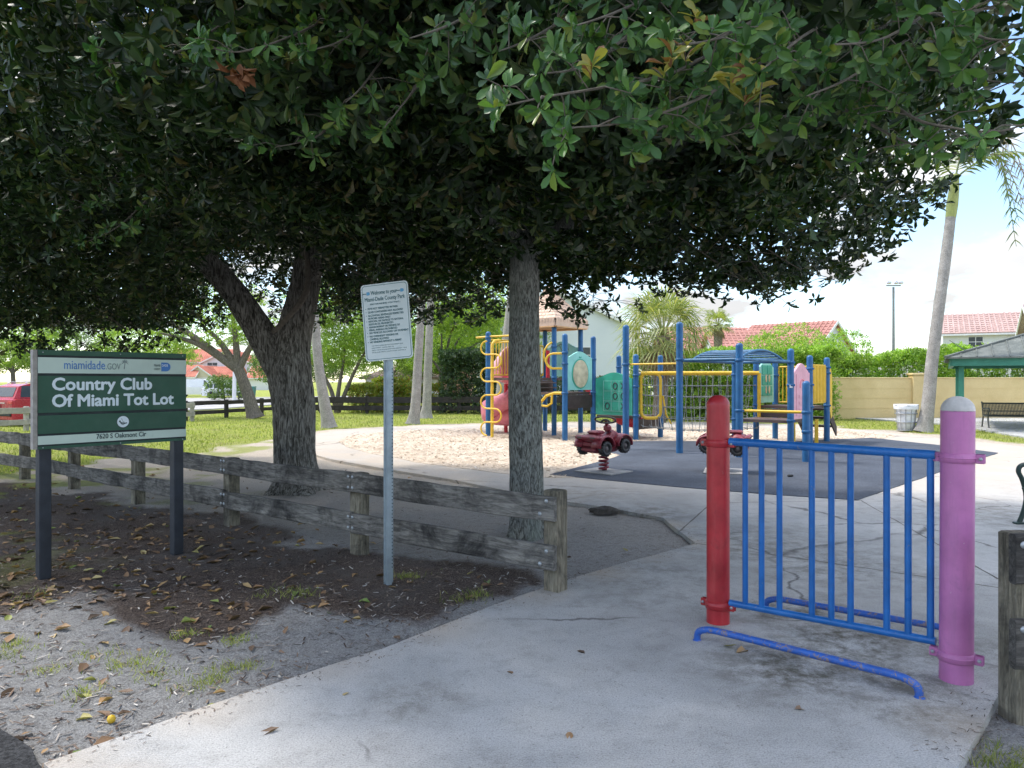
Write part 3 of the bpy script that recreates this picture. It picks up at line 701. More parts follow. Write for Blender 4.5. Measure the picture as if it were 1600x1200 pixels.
limb(mb, [L_(484, 430), L_(560, 340, -.8), L_(640, 280, -1.8)], [.16, .11, .03], 12, 6, .06, 7, seed=4)
limb(mb, [L_(480, 420), L_(520, 300, 1.4), L_(600, 240, 3)], [.15, .1, .03], 12, 6, .06, 7, seed=4)
limb(mb, [L_(330, 420, -.4), L_(300, 300, .8), L_(250, 220, 2)], [.14, .09, .03], 12, 6, .06, 7, seed=4)
mb.build('trunk', M['bark_dark'], left_tree)
mb = MB(); limb(mb, [L_(426, 520, -.34), L_(452, 494, -.36), L_(476, 462, -.36), L_(482, 430, -.34), L_(478, 390, -.3)], [.035, .042, .045, .042, .03], 12, 6, .1, 9, seed=6)
mb.build('side_branch', M['twig'], left_tree)

def zfloor(P, b0, amp, sc_, s):
    q = P.copy(); q[:, 2] = 0; return b0 + amp * (fbm(q * sc_, 3, s) - .5) * 2
def row(P): return HZ - (P[:, 2] - EYE) / P[:, 1] * F            # only used to shape the pruned underside in metres of rise per metre of reach
def keepR(P):
    x, y, z = P.T
    lo = zfloor(P, 2.66, .34, .9, 21)
    lo = np.where(y < 5.2, np.maximum(lo, 1.6 + .31 * np.maximum(y, 2.0)), lo)
    side = (.575 + .03 * (y > 5.5) + .085 * np.clip(((z - 1.6) / y - .20) / .10, 0, 1)) * y + .22 * (fbm(P * 1.2, 3, 5) - .5) * 2
    ok = (z > lo) & ((x < side) | (z > 4.0 + .0 * x) | (y < 3.3))
    arch = np.exp(-((x - 1.35) / .55) ** 2) * .38 * (y > 5)
    return ok & (z > lo + arch) & ((y > 1.5) | (z > 4.0))
def keepL(P):
    x, y, z = P.T
    lo = zfloor(P, 2.46, .38, .8, 27) - .042 * np.clip(-x - 3, 0, 9)
    lo = np.where(y < 6, np.maximum(lo, 1.6 + .36 * np.maximum(y, 3)), lo)
    rx = x / y; win = (rx > -.44 + .03 * fbm(P * 1.3, 2, 3)) & (rx < -.255) & (y < 11.4)
    lo = np.where(win, np.maximum(lo, 1.6 + (.150 + .05 * fbm(P * 1.1, 2, 8)) * y), lo)
    return (z > lo) & (z > 1.6 + .07 * y) & (np.hypot(x - lt.x, y - lt.y) + z * .8 > 2.7)
lobesR = [(.35, 7.6, 4.7, 3.5, 4.0, 2.3), (1.4, 4.6, 4.3, 2.6, 2.9, 1.7), (-1.6, 5.4, 4.6, 2.4, 2.6, 1.8), (2.2, 8.6, 4.2, 2.6, 3.0, 1.9)]
lobesL = [(-4.3, 10.8, 4.7, 4.6, 4.4, 2.6), (-7.4, 10.0, 4.3, 3.8, 3.8, 2.3), (-3.0, 7.6, 4.9, 3.4, 3.0, 2.1), (-9.5, 13.0, 4.3, 4.4, 4.2, 2.4), (-1.6, 11.5, 4.6, 3.0, 3.2, 2.2)]
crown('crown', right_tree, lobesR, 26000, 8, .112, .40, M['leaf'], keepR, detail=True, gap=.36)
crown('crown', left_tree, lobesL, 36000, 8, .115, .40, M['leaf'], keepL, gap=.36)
# boughs reaching out towards the street, each with its twigs and rosettes of big leaves
def bough(path, parent, step=.075, spread=.15, leaf=.10, mat='leaf_near_lit', name='bough', new=(), drop=.6):
    pts = [PT(*p) for p in path]; P, R = smooth_path(pts, [.014] * len(pts), 10)
    mb = MB(); mb.tube([tuple(p) for p in P], [.0075 - .005 * i / len(P) for i in range(len(P))], 6)
    tips = []; acc = 0; T = unit(np.gradient(P, axis=0))
    for i in range(1, len(P)):
        acc += np.linalg.norm(P[i] - P[i - 1])
        while acc > step:
            acc -= step
            o_ = rng.normal(0, 1, 3); o_[2] = o_[2] * .55 - .25; o_ = o_ / np.linalg.norm(o_) * spread * (.5 + rng.random())
            a = T[i] * .7 + o_ / spread * .8 + np.array([0, -.45, .15])
            tips.append((P[i] + o_, a)); mb.tube([tuple(P[i]), tuple(P[i] + o_ * .5 + np.array([0, 0, .02])), tuple(P[i] + o_)], [.003, .0025, .002], 4)
    tips.append((P[-1] + T[-1] * .05, T[-1]))
    mb.build('branch', M['twig'], parent)
    TP = np.array([t[0] for t in tips]); TA = np.array([t[1] for t in tips])
    a = rosettes(TP, TA, 9, leaf, .40, (30, 100), .22)
    leaf_mesh('branch_leaves', *a, M[mat], parent, 2)
bR = [[(1180, 40, 3.6), (1060, 110, 3.0), (950, 135, 2.6), (860, 150, 2.4), (790, 165, 2.3)], [(1250, 60, 3.4), (1100, 150, 2.8), (980, 190, 2.6), (880, 200, 2.5)], [(1000, 40, 3.2), (920, 100, 2.7), (850, 115, 2.5)],
      [(1200, 20, 3.2), (1120, 60, 2.6), (1050, 70, 2.4)], [(1300, 30, 3.3), (1250, 60, 2.7), (1190, 110, 2.4)], [(1450, 20, 3.4), (1380, 60, 2.8), (1300, 70, 2.5)], [(1420, 60, 3.4), (1330, 120, 2.9), (1260, 150, 2.7)],
      [(1480, 30, 3.2), (1540, 60, 2.8), (1600, 60, 2.6)], [(1350, 120, 3.6), (1420, 180, 3.0), (1490, 200, 2.8), (1560, 205, 2.7), (1610, 190, 2.7)], [(1400, 90, 3.6), (1500, 120, 3.0), (1590, 130, 2.8)], [(1300, 160, 3.6), (1400, 215, 3.2), (1450, 230, 3.0)],
      [(760, 10, 3.5), (700, 40, 3.0), (640, 60, 2.9)], [(1050, -20, 3.2), (960, 20, 2.7), (900, 40, 2.6)], [(1120, 120, 3.3), (1060, 180, 2.9), (1010, 215, 2.8)], [(900, 20, 3.4), (830, 60, 3.0), (780, 80, 2.9)],
      [(1230, 180, 4.2), (1180, 200, 3.8), (1120, 215, 3.6)], [(1560, 10, 3.2), (1500, 20, 2.8), (1440, 20, 2.6)]]
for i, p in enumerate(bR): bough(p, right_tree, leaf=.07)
bL = [[(560, 0, 4.6), (470, 50, 3.9), (380, 80, 3.6), (330, 75, 3.5)], [(600, 10, 4.4), (540, 60, 3.9), (480, 80, 3.7)], [(420, -20, 4.6), (300, 70, 4.1), (230, 90, 4.0), (170, 100, 4.0)], [(620, 60, 4.4), (570, 130, 4.0), (540, 160, 3.9)],
      [(560, 150, 4.8), (500, 210, 4.4), (430, 230, 4.3)], [(200, 250, 7.2), (150, 310, 6.8), (100, 330, 6.6)], [(260, 280, 7), (190, 350, 6.6), (130, 380, 6.5)], [(680, 100, 4.4), (640, 150, 4.0), (600, 200, 3.9)]]
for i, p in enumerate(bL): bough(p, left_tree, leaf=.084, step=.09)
for p in [[(820, 380, 9.6), (880, 430, 9.6), (930, 465, 9.4), (960, 470, 9.2)], [(850, 370, 9.4), (920, 410, 9.2), (965, 440, 9.0)], [(820, 400, 9.8), (850, 450, 9.8), (885, 490, 9.6)], [(860, 390, 10.2), (880, 450, 10.2), (870, 480, 10.2)], [(900, 400, 9.8), (930, 440, 9.8), (920, 480, 9.7)],
          [(800, 380, 8.6), (760, 440, 8.6), (715, 480, 8.6)], [(790, 400, 9), (740, 430, 9), (690, 455, 9)], [(780, 400, 9.2), (770, 450, 9.2), (775, 485, 9.2)],
          [(1150, 380, 7.6), (1190, 430, 7.5), (1200, 462, 7.4)], [(1060, 370, 7.6), (1120, 410, 7.5), (1160, 440, 7.4)], [(1200, 390, 7.4), (1250, 420, 7.3), (1300, 435, 7.2)]]:
    bough(p, right_tree, leaf=.088, mat='leaf', step=.055, spread=.30)
for p in [[(520, 400, 9.8), (560, 440, 9.6), (610, 470, 9.6)], [(540, 420, 9.4), (580, 440, 9.4), (560, 470, 9.4)], [(600, 420, 9.6), (650, 450, 9.6), (690, 480, 9.6)], [(200, 440, 9.6), (250, 480, 9.4), (280, 500, 9.4)], [(60, 480, 10), (110, 520, 10), (140, 545, 10)], [(100, 480, 10.6), (160, 525, 10.6), (185, 550, 10.6)], [(0, 490, 11), (60, 530, 11), (90, 550, 11)], [(180, 490, 11), (230, 530, 11), (255, 540, 11)], [(-40, 490, 11), (0, 525, 11), (30, 540, 11)], [(150, 480, 10), (200, 515, 10), (240, 530, 10)], [(-20, 470, 10), (20, 500, 10), (60, 530, 10)]]:
    bough(p, left_tree, leaf=.09, mat='leaf', step=.06, spread=.32)
for (a, b_, y) in [(1052, 78, 2.35), (1040, 95, 2.4), (1075, 68, 2.4), (1145, 118, 2.5), (1172, 108, 2.45), (1182, 135, 2.5), (1165, 150, 2.5), (1090, 15, 2.5), (925, 98, 2.4), (1160, 95, 2.55)]:
    p = np.array([PT(a, b_, y)]); leaf_mesh('new_growth', *rosettes(p, np.array([[0, -.5, .6]]), 8, .07, .42, (25, 85), .2), M['leaf_new'], right_tree, 2)
p = np.array([PT(362 + 8 * i, 116 + (i % 2) * 5, 3.7) for i in range(4)]); leaf_mesh('dead_leaf_bunch', *rosettes(p, np.array([[.3, -.2, -1]] * 4), 6, .085, .45, (15, 70), .2), M['leaf_dead'], left_tree, True)

# ---- small background trees, hedges, palms
def bg_tree(name, label, base_, trunk_r, fork, lobes, mat, n, leaf=.13, bark_='bark_plain', stems=None, group=None, gap=.42, gs=.8, keep=None, seed=5):
    t = thing(name, label, 'tree', base_, group); mb = MB(); base_ = Vector(base_)
    f = Vector(fork)
    if stems is None:
        limb(mb, [base_, base_.lerp(f, .5) + Vector((.05, 0, 0)), f], [trunk_r, trunk_r * .85, trunk_r * .75], 14, 6, .08, 4, .5, .2, 4, seed)
        for l in lobes: limb(mb, [f - Vector((0, 0, .1)), f.lerp(Vector(l[:3]), .5) + Vector((0, 0, .25)), Vector(l[:3])], [trunk_r * .62, trunk_r * .4, .03], 8, 5, .08, 4, seed=seed)
    else:
        for s_ in stems: limb(mb, [base_ + Vector(p) for p in s_], [trunk_r, trunk_r * .8, trunk_r * .6, .03][:len(s_)], 10, 6, .08, 4, seed=seed)
    mb.build('trunk', M[bark_], t)
    crown('crown', t, lobes, n, 5, leaf, .42, M[mat], keep, .55, gap, gs, seed=seed)
    return t
b = G(398, 652); b.z = -.05
def bt(px, py, dy=0): return PT(px, py, b.y + dy)
bg_tree('leaning_tree', 'leaning bare trunked tree with thin light crown by the dark rail fence', b, .30, bt(372, 575), [(*bt(310, 505), 3.0, 2.4, 1.1), (*bt(250, 520), 2.6, 2.4, .9), (*bt(360, 470), 2.6, 2.2, 1.3), (*bt(415, 520), 1.3, 1.6, .9), (*bt(210, 480), 3, 2.5, 1.4)], 'foliage_light', 4420, .15, gap=.47)
b = G(526, 644); b.z = -.05
bg_tree('bushy_tree', 'small many stemmed bright green tree right of the forked trunk', b, .13, bt(526, 600), [(*PT(560, 500, b.y), 2.3, 2.2, 1.6), (*PT(540, 545, b.y), 1.8, 1.8, 1.1), (*PT(600, 535, b.y), 1.7, 1.8, 1.3), (*PT(520, 470, b.y), 2.2, 2, 1.5), (*PT(640, 480, b.y), 1.8, 2, 1.3)], 'foliage_light', 5780, .15,
        stems=[[(0, 0, 0), (-.3, 0, 1.2), (-1.0, .1, 2.6), (-1.3, 0, 4.2)], [(0, 0, 0), (.1, 0, 1.2), (.3, .3, 2.8), (.4, 0, 4.4)], [(.05, 0, 0), (.5, 0, 1.2), (1.2, -.2, 2.6), (2.0, 0, 4.0)]], gap=.44)
b = PT(685, 642, 39); b.z = -.05
bg_tree('thin_tree', 'yellow green open tree behind the pair of pale palm trunks', b, .14, PT(690, 580, 39), [(*PT(690, 520, 39), 2.0, 2, 1.5), (*PT(740, 500, 39), 2.0, 2, 1.4), (*PT(720, 470, 40), 2.4, 2, 1.6), (*PT(780, 520, 41), 1.8, 2, 1.4), (*PT(660, 560, 40), 1.0, 1.5, .8)], 'foliage_light', 5100, .15, gap=.45)
for i, (px, py, Y, r, hh, mt, lab) in enumerate([
        (20, 540, 60, 4.5, 3.0, 'foliage_light', 'yellow green bushy tree above the red car at far left'), (-120, 540, 58, 5, 3.4, 'foliage_mid', 'dark green tree at the far left edge beyond the road'), (120, 520, 75, 5, 3.6, 'foliage_mid', 'distant green tree hidden behind the green park sign'),
        (225, 545, 80, 5.5, 3.2, 'foliage_light', 'distant light tree showing above the top of the park sign'), (470, 560, 70, 4.5, 3.0, 'foliage_mid', 'distant mid green tree just behind the forked trunk'), (610, 540, 66, 4.5, 3.8, 'foliage_light', 'distant pale tree behind the rules sign'),
        (770, 500, 58, 4.5, 3.6, 'foliage_light', 'tall pale tree behind the tall dark hedge'), (700, 540, 62, 3.2, 3.0, 'foliage_mid', 'mid green tree between the tall hedge and the small brown house')]):
    c = PT(px, py, Y); bg_tree('distant_tree', lab, (c.x, Y, -.05), .2, (c.x, Y, max(1.5, c.z - hh * .7)), [(c.x, Y, c.z, r, r * .8, hh * .8), (c.x - r * .5, Y, c.z - hh * .25, r * .6, r * .6, hh * .6), (c.x + r * .55, Y, c.z - hh * .2, r * .55, r * .6, hh * .55)], mt, 3600, .24, group='distant trees beyond the park', gap=.42, gs=.5, seed=i + 2)

def hedge(name, label, x0, x1, y, depth, z0, z1, mat, n, leaf, bump_=.3, cat='hedge', stem=True, gap=.3, dirx=(1, 0)):
    t = thing(name, label, cat, ((x0 + x1) / 2, y, z0)); nn = n
    P = np.stack([x0 + (x1 - x0) * rng.random(nn), y + (rng.random(nn) - .5) * depth, rng.random(nn)], 1)
    top = z1 + bump_ * (fbm(np.stack([P[:, 0] * .55, P[:, 1] * .5, 0 * P[:, 0]], 1), 4, x0) - .5) * 2
    P[:, 2] = z0 + (top - z0) * np.where(rng.random(nn) < .35, .85 + .2 * rng.random(nn), P[:, 2])
    P = P[fbm(P * 1.5, 3, 4) > gap]
    A = rng.normal(0, .6, P.shape) + np.array([0, -.6, .5])
    leaf_mesh('foliage', *rosettes(P, A, 6, leaf, .45), M[mat], t)
    mb = MB(); k = max(2, int((x1 - x0) / .8))
    for i in range(k):
        xx = x0 + (x1 - x0) * (i + .5) / k + random.uniform(-.2, .2)
        mb.tube([(xx, y, z0 - .05), (xx + random.uniform(-.1, .1), y, z0 + (z1 - z0) * .5), (xx + random.uniform(-.3, .3), y + .1, z0 + (z1 - z0) * .85)], [.03, .025, .01], 6)
    mb.tube([(x0, y, z0 - .06), (x1, y, z0 - .06)], .035, 6); mb.build('stem', M['twig'], t)
    return t
def palm_fronds(parent, top, n, length, mat, droop=1.0, name='frond', az0=0, el=(70, -25), lw=.035, leaflets=26, ll=.5):
    for i in range(n):
        az = az0 + i * 2.4; e = math.radians(el[0] + (el[1] - el[0]) * i / max(1, n - 1)); mb = MB()
        d = Vector((math.cos(az) * math.cos(e), math.sin(az) * math.cos(e), math.sin(e)))
        pts = []; p = Vector(top); v = d.copy(); seg = length / 10
        for k in range(11):
            pts.append(p.copy()); p = p + v * seg; v = (v + Vector((0, 0, -.09 * droop * (1 + k * .12)))).normalized()
        mb.tube(pts, [.035 - .003 * k for k in range(11)], 5)
        for k in range(leaflets):
            t = .15 + .85 * k / leaflets; j = min(9, int(t * 10)); f_ = t * 10 - j; c = pts[j].lerp(pts[j + 1], f_); tg = (pts[j + 1] - pts[j]).normalized()
            sd = tg.cross(Vector((0, 0, 1)))
            if sd.length < .05: sd = Vector((1, 0, 0))
            sd.normalize(); L = ll * (.5 + math.sin(PI * min(1, t * .9 + .1)) * .6)
            for s_ in (-1, 1):
                q = c + (sd * s_ * .8 + tg * .5 + Vector((0, 0, -.35 + random.uniform(-.25, .2)))).normalized() * L
                m_ = c.lerp(q, .5) + Vector((0, 0, .04)); w = tg * lw
                mb.add([c - w * .6, c + w * .6, m_ + w, q, m_ - w], [(0, 1, 2, 4), (4, 2, 3)])
        mb.build(name, M[mat], parent)
def tall_palm(label, basep, pts, rad, shaft=None, frond_n=11, length=2.6, crown_top=None, group='pale palm trunks round the lawn', el=(70, -25)):
    t = thing('tall_palm', label, 'palm tree', basep, group); mb = MB()
    limb(mb, pts, rad, 18, 10, .03, 5, .35, .22, 5, 3); mb.build('trunk', M['palm_bark'], t)
    top = Vector(pts[-1]); prev = Vector(pts[-2]); d = (top - prev).normalized()
    e = top + d * 1.3
    mb = MB().tube([top - d * .1, top + d * .3, top + d * .8, e], [rad[-1] * 1.05, rad[-1] * 1.15, rad[-1], rad[-1] * .6], 12); mb.build('crownshaft', M['crownshaft'], t)
    palm_fronds(t, e - d * .15, frond_n, length, 'frond', az0=basep[0], el=el); return t
b = G(516, 667); b.z = -.05; Y0 = b.y
tall_palm('pale palm trunk leaning left with wide foot beside the forked tree', b, [b, PT(507, 630, Y0), PT(498, 570, Y0), PT(490, 480, Y0), PT(480, 360, Y0), PT(474, 220, Y0)], [.24, .19, .165, .155, .14, .13])
b = G(646, 661); b.z = -.05; Y0 = b.y
tall_palm('nearer of two pale palm trunks right of the rules sign', b, [b, PT(649, 635, Y0), PT(653, 570, Y0), PT(658, 490, Y0), PT(666, 380, Y0), PT(676, 250, Y0)], [.23, .19, .165, .15, .14, .13])
b = G(666, 652); b.z = -.05; Y0 = b.y
tall_palm('farther thinner palm trunk tight behind another pale palm', b, [b, PT(667, 630, Y0), PT(669, 570, Y0), PT(672, 490, Y0), PT(676, 400, Y0), PT(682, 290, Y0)], [.27, .2, .18, .165, .15, .14])
b = PT(778, 648, 34); b.z = -.05
tall_palm('palm trunk half hidden by the grey shade tree trunk', b, [b, PT(782, 610, 34), PT(788, 550, 34), PT(796, 480, 34), PT(806, 380, 34), PT(815, 290, 34)], [.25, .2, .18, .165, .15, .14])
b = G(1442, 673); b.z = -.05; Y0 = b.y
rp = tall_palm('tall leaning palm by the yellow wall and trash can', b, [b, PT(1449, 640, Y0), PT(1457, 560, Y0), PT(1467, 480, Y0), PT(1478, 400, Y0), PT(1486, 335, Y0)], [.26, .2, .18, .17, .16, .15], frond_n=5, length=2.2, group=None, el=(70, 5))
# hanging fronds seen at the right edge
def hang(parent, p0, p1, p2, mat, n=30, ll=.45):
    P, R = smooth_path([p0, p1, p2], [.03, .02, .008], 10); mb = MB(); mb.tube([tuple(p) for p in P], [.03 - .0011 * i for i in range(len(P))], 5)
    for k in range(n):
        t = .1 + .9 * k / n; i = min(len(P) - 2, int(t * (len(P) - 1))); c = Vector(P[i].tolist()); tg = Vector((P[i + 1] - P[i]).tolist()).normalized(); sd = tg.cross(Vector((0, 1, .2))).normalized()
        for s_ in (-1, 1):
            L = ll * random.uniform(.6, 1.1); q = c + (sd * s_ * .6 + tg * .6 + Vector((0, random.uniform(-.5, .5), -.45))).normalized() * L; m_ = c.lerp(q, .5) + Vector((0, 0, .03)); w = tg * .02
            mb.add([c - w, c + w, m_ + w * 1.3, q, m_ - w * 1.3], [(0, 1, 2, 4), (4, 2, 3)])
    mb.build('frond', M[mat], parent)
T = PT(1493, 250, Y0)
hang(rp, T, PT(1545, 215, Y0 - .3), PT(1592, 345, Y0 - .5), 'frond', 34, .55); hang(rp, T, PT(1560, 225, Y0 + .6), PT(1640, 330, Y0 + .8), 'frond_old', 34, .55); hang(rp, T, PT(1555, 225, Y0 + .2), PT(1588, 385, Y0 + .2), 'frond', 32, .45); hang(rp, T, PT(1575, 215, Y0), PT(1625, 380, Y0), 'frond_old', 36, .6)
hang(rp, T, PT(1560, 245, Y0), PT(1600, 320, Y0), 'frond_old', 30, .5); hang(rp, T, PT(1550, 215, Y0 - .9), PT(1575, 310, Y0 - 1.5), 'frond', 30, .4)

# sabal palm behind the play structure: ragged fan leaves, old ones hanging below
def fan_palm(label, base_, top, n, R, group=None, old=16):
    t = thing('fan_palm', label, 'palm tree', base_, group); mb = MB()
    limb(mb, [base_, Vector(base_).lerp(Vector(top), .5), top], [.30, .27, .25], 16, 8, .12, 4, seed=2); mb.build('trunk', M['boot_bark'], t)
    for i in range(n + old):
        isold = i >= n; mb = MB(); az = i * 2.39996 + .3
        e = math.radians(random.uniform(-78, -35) if isold else 82 - 105 * (i / n))
        L = R * (random.uniform(.5, .8) if isold else random.uniform(.85, 1.1))
        d = Vector((math.cos(az) * math.cos(e), math.sin(az) * math.cos(e), math.sin(e))); p = Vector(top); pts = [p.copy()]
        for k in range(5):
            p = p + d * L * .1; d = (d + Vector((0, 0, -.05))).normalized(); pts.append(p.copy())
        mb.tube(pts, .018, 5); side = d.cross(Vector((0, 0, 1))).normalized(); nm = side.cross(d)
        K = 22
        for k in range(K):
            a = math.radians(-105 + 210 * k / (K - 1)); dd = (d * math.cos(a) + side * math.sin(a) + nm * (.12 * math.cos(2 * a) - .1)).normalized(); l = L * .62 * (.72 + .28 * math.cos(a * .8)) * random.uniform(.85, 1.1)
            s_ = (side * math.cos(a) - d * math.sin(a)) * .03
            m_ = p + dd * l * .55; q = p + dd * l * .9 + Vector((0, 0, -l * random.uniform(.12, .42)))
            mb.add([p, m_ + s_, q, m_ - s_], [(0, 1, 2, 3)])
        mb.build('old_frond' if isold else 'frond', M['frond_old' if isold else 'fan'], t)
    return t
fan_palm('shaggy fan palm standing behind the climbing net', (PT(1030, 600, 29).x, 29, -.05), PT(1036, 525, 29), 44, 2.3)
fan_palm('far small palm top showing between fan palm and red roofs', (PT(1122, 600, 48).x, 48, -.05), PT(1122, 508, 48), 20, 1.3, old=4)

hx = lambda px, Y: (px - 800) / F * Y
hedge('tall_hedge', 'tall dark clipped hedge behind the pink slide', hx(688, 37.5), hx(778, 37.5), 37.5, 1.6, 0, 3.0, 'foliage_dark', 4200, .13, .2)
hedge('tall_hedge', 'dark hedge behind the green and blue panels left of the fan palm', hx(778, 37.5), hx(1000, 37.5), 37.4, 1.6, 0, 1.75, 'foliage_dark', 3600, .13, .2)
hedge('net_hedge', 'dense hedge right behind the climbing net', hx(985, 31.5), hx(1300, 31.5), 31.3, 1.5, 0, 2.75, 'foliage_hedge', 11000, .12, .35)
hedge('wall_hedge', 'bright leafy hedge topping the yellow wall', hx(1290, 33.5), hx(1790, 33.5), 33.2, 1.6, .5, 2.75, 'foliage_hedge', 13000, .12, .65)
hedge('low_hedge', 'low yellow green hedge behind the dark fence', hx(545, 38.4), hx(690, 38.4), 38.4, 1.0, 0, 1.35, 'croton', 2200, .13, .25)
hedge('croton_bush', 'red tipped croton bush above the low hedge', hx(585, 39.6), hx(640, 39.6), 39.6, .8, 0, 1.75, 'croton', 700, .16, .3, cat='bush')
for px, py, Y, r, lab in [(1240, 525, 36, 1.5, 'round topped shrub rising above the net hedge'), (1320, 535, 36, 1.3, 'leafy shrub in front of the grey gable'), (1190, 540, 35, 1.2, 'light shrub above the blue ladder'), (1480, 560, 36, 1.0, 'sprouting shrub tips beside the leaning palm'), (1280, 545, 34, 1.3, 'light shrub left of the yellow wall')]:
    c = PT(px, py, Y); bg_tree('garden_shrub', lab, (c.x, Y, -.05), .07, (c.x, Y, 1.6), [(c.x, Y, c.z - .4, r, r, 1.1), (c.x + .5, Y, c.z - .9, r * .8, r * .8, .9)], 'foliage_hedge', 900, .12, group='shrubs above the hedges', gap=.36, gs=1)
for px, lab in [(335, 'loose young shrub left of the pale lamp trunk beyond the road'), (372, 'loose young shrub behind the leaning tree beyond the road'), (350, 'thin shrub in front of the parked white cars')]:
    c = PT(px, 606, 62); bg_tree('garden_shrub', lab, (c.x, 62, -.05), .05, (c.x, 62, .5), [(c.x, 62, 1.1, .9, .8, 1.1)], 'foliage_mid', 330, .16, group='shrubs along the far road', gap=.35, gs=1)
# ------------------------------------------------------------------ play structure on a square grid
U = Vector((.87, 1.05, 0)); Vv = Vector((1.05, -.87, 0)); Zu = Vector((0, 0, 1))
un, vn = U.normalized(), Vv.normalized()
I_ = Vector((3.33, 19.96, 0)); J_ = I_ + U; Fp = I_ - Vv; Gp = Fp + U; D_ = Fp - U; C_ = Fp - Vv; Zp = D_ - Vv; E_ = C_ + U; W_ = C_ - Vv; B_ = E_ - Vv; A_ = W_ - U
L3 = Vector((3.69, 16.35, 0)); H3 = L3 - Vv; N3 = L3 + Vv; R3 = N3 + Vv; Q_ = Vector((6.55, 17.45, 0)); M_ = Q_ - Vv; S_ = Q_ + U; O_ = M_ + U; T_ = S_ + U; P_ = O_ + U
play = thing('play_structure', 'blue posted play structure with decks, slides, net bridge and arched ladder', 'play structure', (3.2, 19.9, 0))
PR = .075
def ppost(p, top, clamps=(), mat='play_blue', bot=-.05):
    mb = MB(); mb.lathe((p.x, p.y, 0), [(PR, bot), (PR, top - PR * .9), (PR * .92, top - PR * .5), (PR * .6, top - PR * .15), (PR * .02, top)], 18)
    o = mb.build('post', M[mat], play)
    for z in clamps:
        c = MB(); c.lathe((p.x, p.y, z - .03), [(PR + .004, 0), (PR + .014, .008), (PR + .014, .05), (PR + .004, .058)], 18)
        c.box((p.x + .6 * PR, p.y - PR - .012, z), (.05, .02, .045)); c.build('clamp', M[mat], o)
    return o
Z0, Z2, Z4, Z5, Z6 = 1.69, 1.29, .64, .66, .96
for p, t, c in [(A_, 3.03, (2.85, 1.7, 2.4)), (Zp, 2.9, (1.7, 2.5)), (W_, 3.2, (1.7,)), (B_, 3.2, (1.7, 2.5)), (C_, 3.2, (1.69, 1.2, 2.6)), (E_, 3.2, (1.7, 2.5)), (D_, 2.86, (1.27, 2.35, 2.05)), (Fp, 2.85, (1.28, 2.2, .7)),
                (Gp, 2.35, (.65, 2.0)), (I_, 2.32, (.66, 1.75, 1.45)), (J_, 2.33, (.4, 1.7)), (H3, 2.90, (1.98,)), (L3, 2.90, (2.07,)), (N3, 2.39, (2.03, .98)), (R3, 1.60, (.98, .6)), (M_, 2.2, (.66, 1.75)), (Q_, 2.36, (2.03, 1.5, .66)),
                (S_, 2.24, (.95, 1.5, 1.9)), (O_, 2.18, (.97, 1.75)), (P_, 2.18, (1.75,)), (T_, 2.22, (1.95, .95, 1.8))]: ppost(p, t, c)
def deck(a, b, c, d, z, name='deck', t=.07):
    ctr = (a + b + c + d) / 4; mb = MB()
    q = [p + (ctr - p).normalized() * .10 for p in (a, b, c, d)]
    mb.prism([(p.x, p.y) for p in q], z - t, z); return mb.build(name, M['deck_brown'], play)
deck(A_, Zp, C_, W_, Z0); deck(W_, C_, E_, B_, Z0); deck(Zp, D_, Fp, C_, Z2); deck(Fp, I_, J_, Gp, Z4); deck(M_, Q_, S_, O_, Z5); deck(O_, S_, T_, P_, Z6)
def edge_box(a, b, z0, z1, t, mat, name, ins=.085):
    d = (b - a).normalized(); mb = MB(); p, q = a + d * ins, b - d * ins
    mb.box((p + q) / 2 + Vector((0, 0, (z0 + z1) / 2)), ((q - p).length, t, z1 - z0), math.atan2(d.y, d.x), bev=.006); return mb.build(name, M[mat], play)
edge_box(D_, Fp, .86, 1.215, .04, 'dark_brown', 'riser_panel'); edge_box(O_, S_, Z5 + .004, Z6 - .08, .04, 'dark_brown', 'riser_panel'); edge_box(Zp, C_, Z2 + .004, Z0 - .08, .05, 'deck_brown', 'riser_panel')
edge_box(I_, J_, .28, Z4 - .08, .04, 'dark_brown', 'riser_panel')
mb = MB(); m_ = (Zp + C_) / 2 + vn * .16
for z in (Z2 + .11, Z2 + .25): mb.box(m_ + Vector((0, 0, z)), (.95, .22, .03), math.atan2(U.y, U.x), bev=.006)
mb.build('step', M['deck_brown'], play)
# moulded panels with a crested outline
def panel(a, b, z0, z1, crest, mat, t=.05, ins=.10, w=None):
    d = (b - a).normalized(); n = Vector((d.y, -d.x, 0)); o = a + d * ins; wd = (b - a).length - 2 * ins if w is None else w; h = z1 - z0
    poly = [(0, 0), (wd, 0), (wd, h - crest)]
    poly += [(wd * .93, h - crest), (wd * .90, h - crest * .85)]
    for k in range(1, 12):
        x = .90 - .80 * k / 12; poly.append((wd * x, h - crest * (.85 - .85 * math.sin(PI * (k / 12)) ** 1.3)))
    poly += [(wd * .10, h - crest * .85), (wd * .07, h - crest), (0, h - crest)]
    mb = MB().slab(poly, o + Vector((0, 0, z0)) - n * t / 2, d, Zu, n, t); pn = mb.build('panel', M[mat], play)
    return pn, o + Vector((0, 0, z0)) + n * t / 2, d, n, wd, h
def rect(o, d, n, x, z, w, h, t=.012): return MB().slab([(x, z), (x + w, z), (x + w, z + h), (x, z + h)], o, d, Zu, n, t)
def oval(o, d, n, cx, cz, rx, rz, t): return MB().slab([(cx + rx * math.cos(2 * PI * k / 28), cz + rz * math.sin(2 * PI * k / 28)) for k in range(28)], o, d, Zu, n, t)
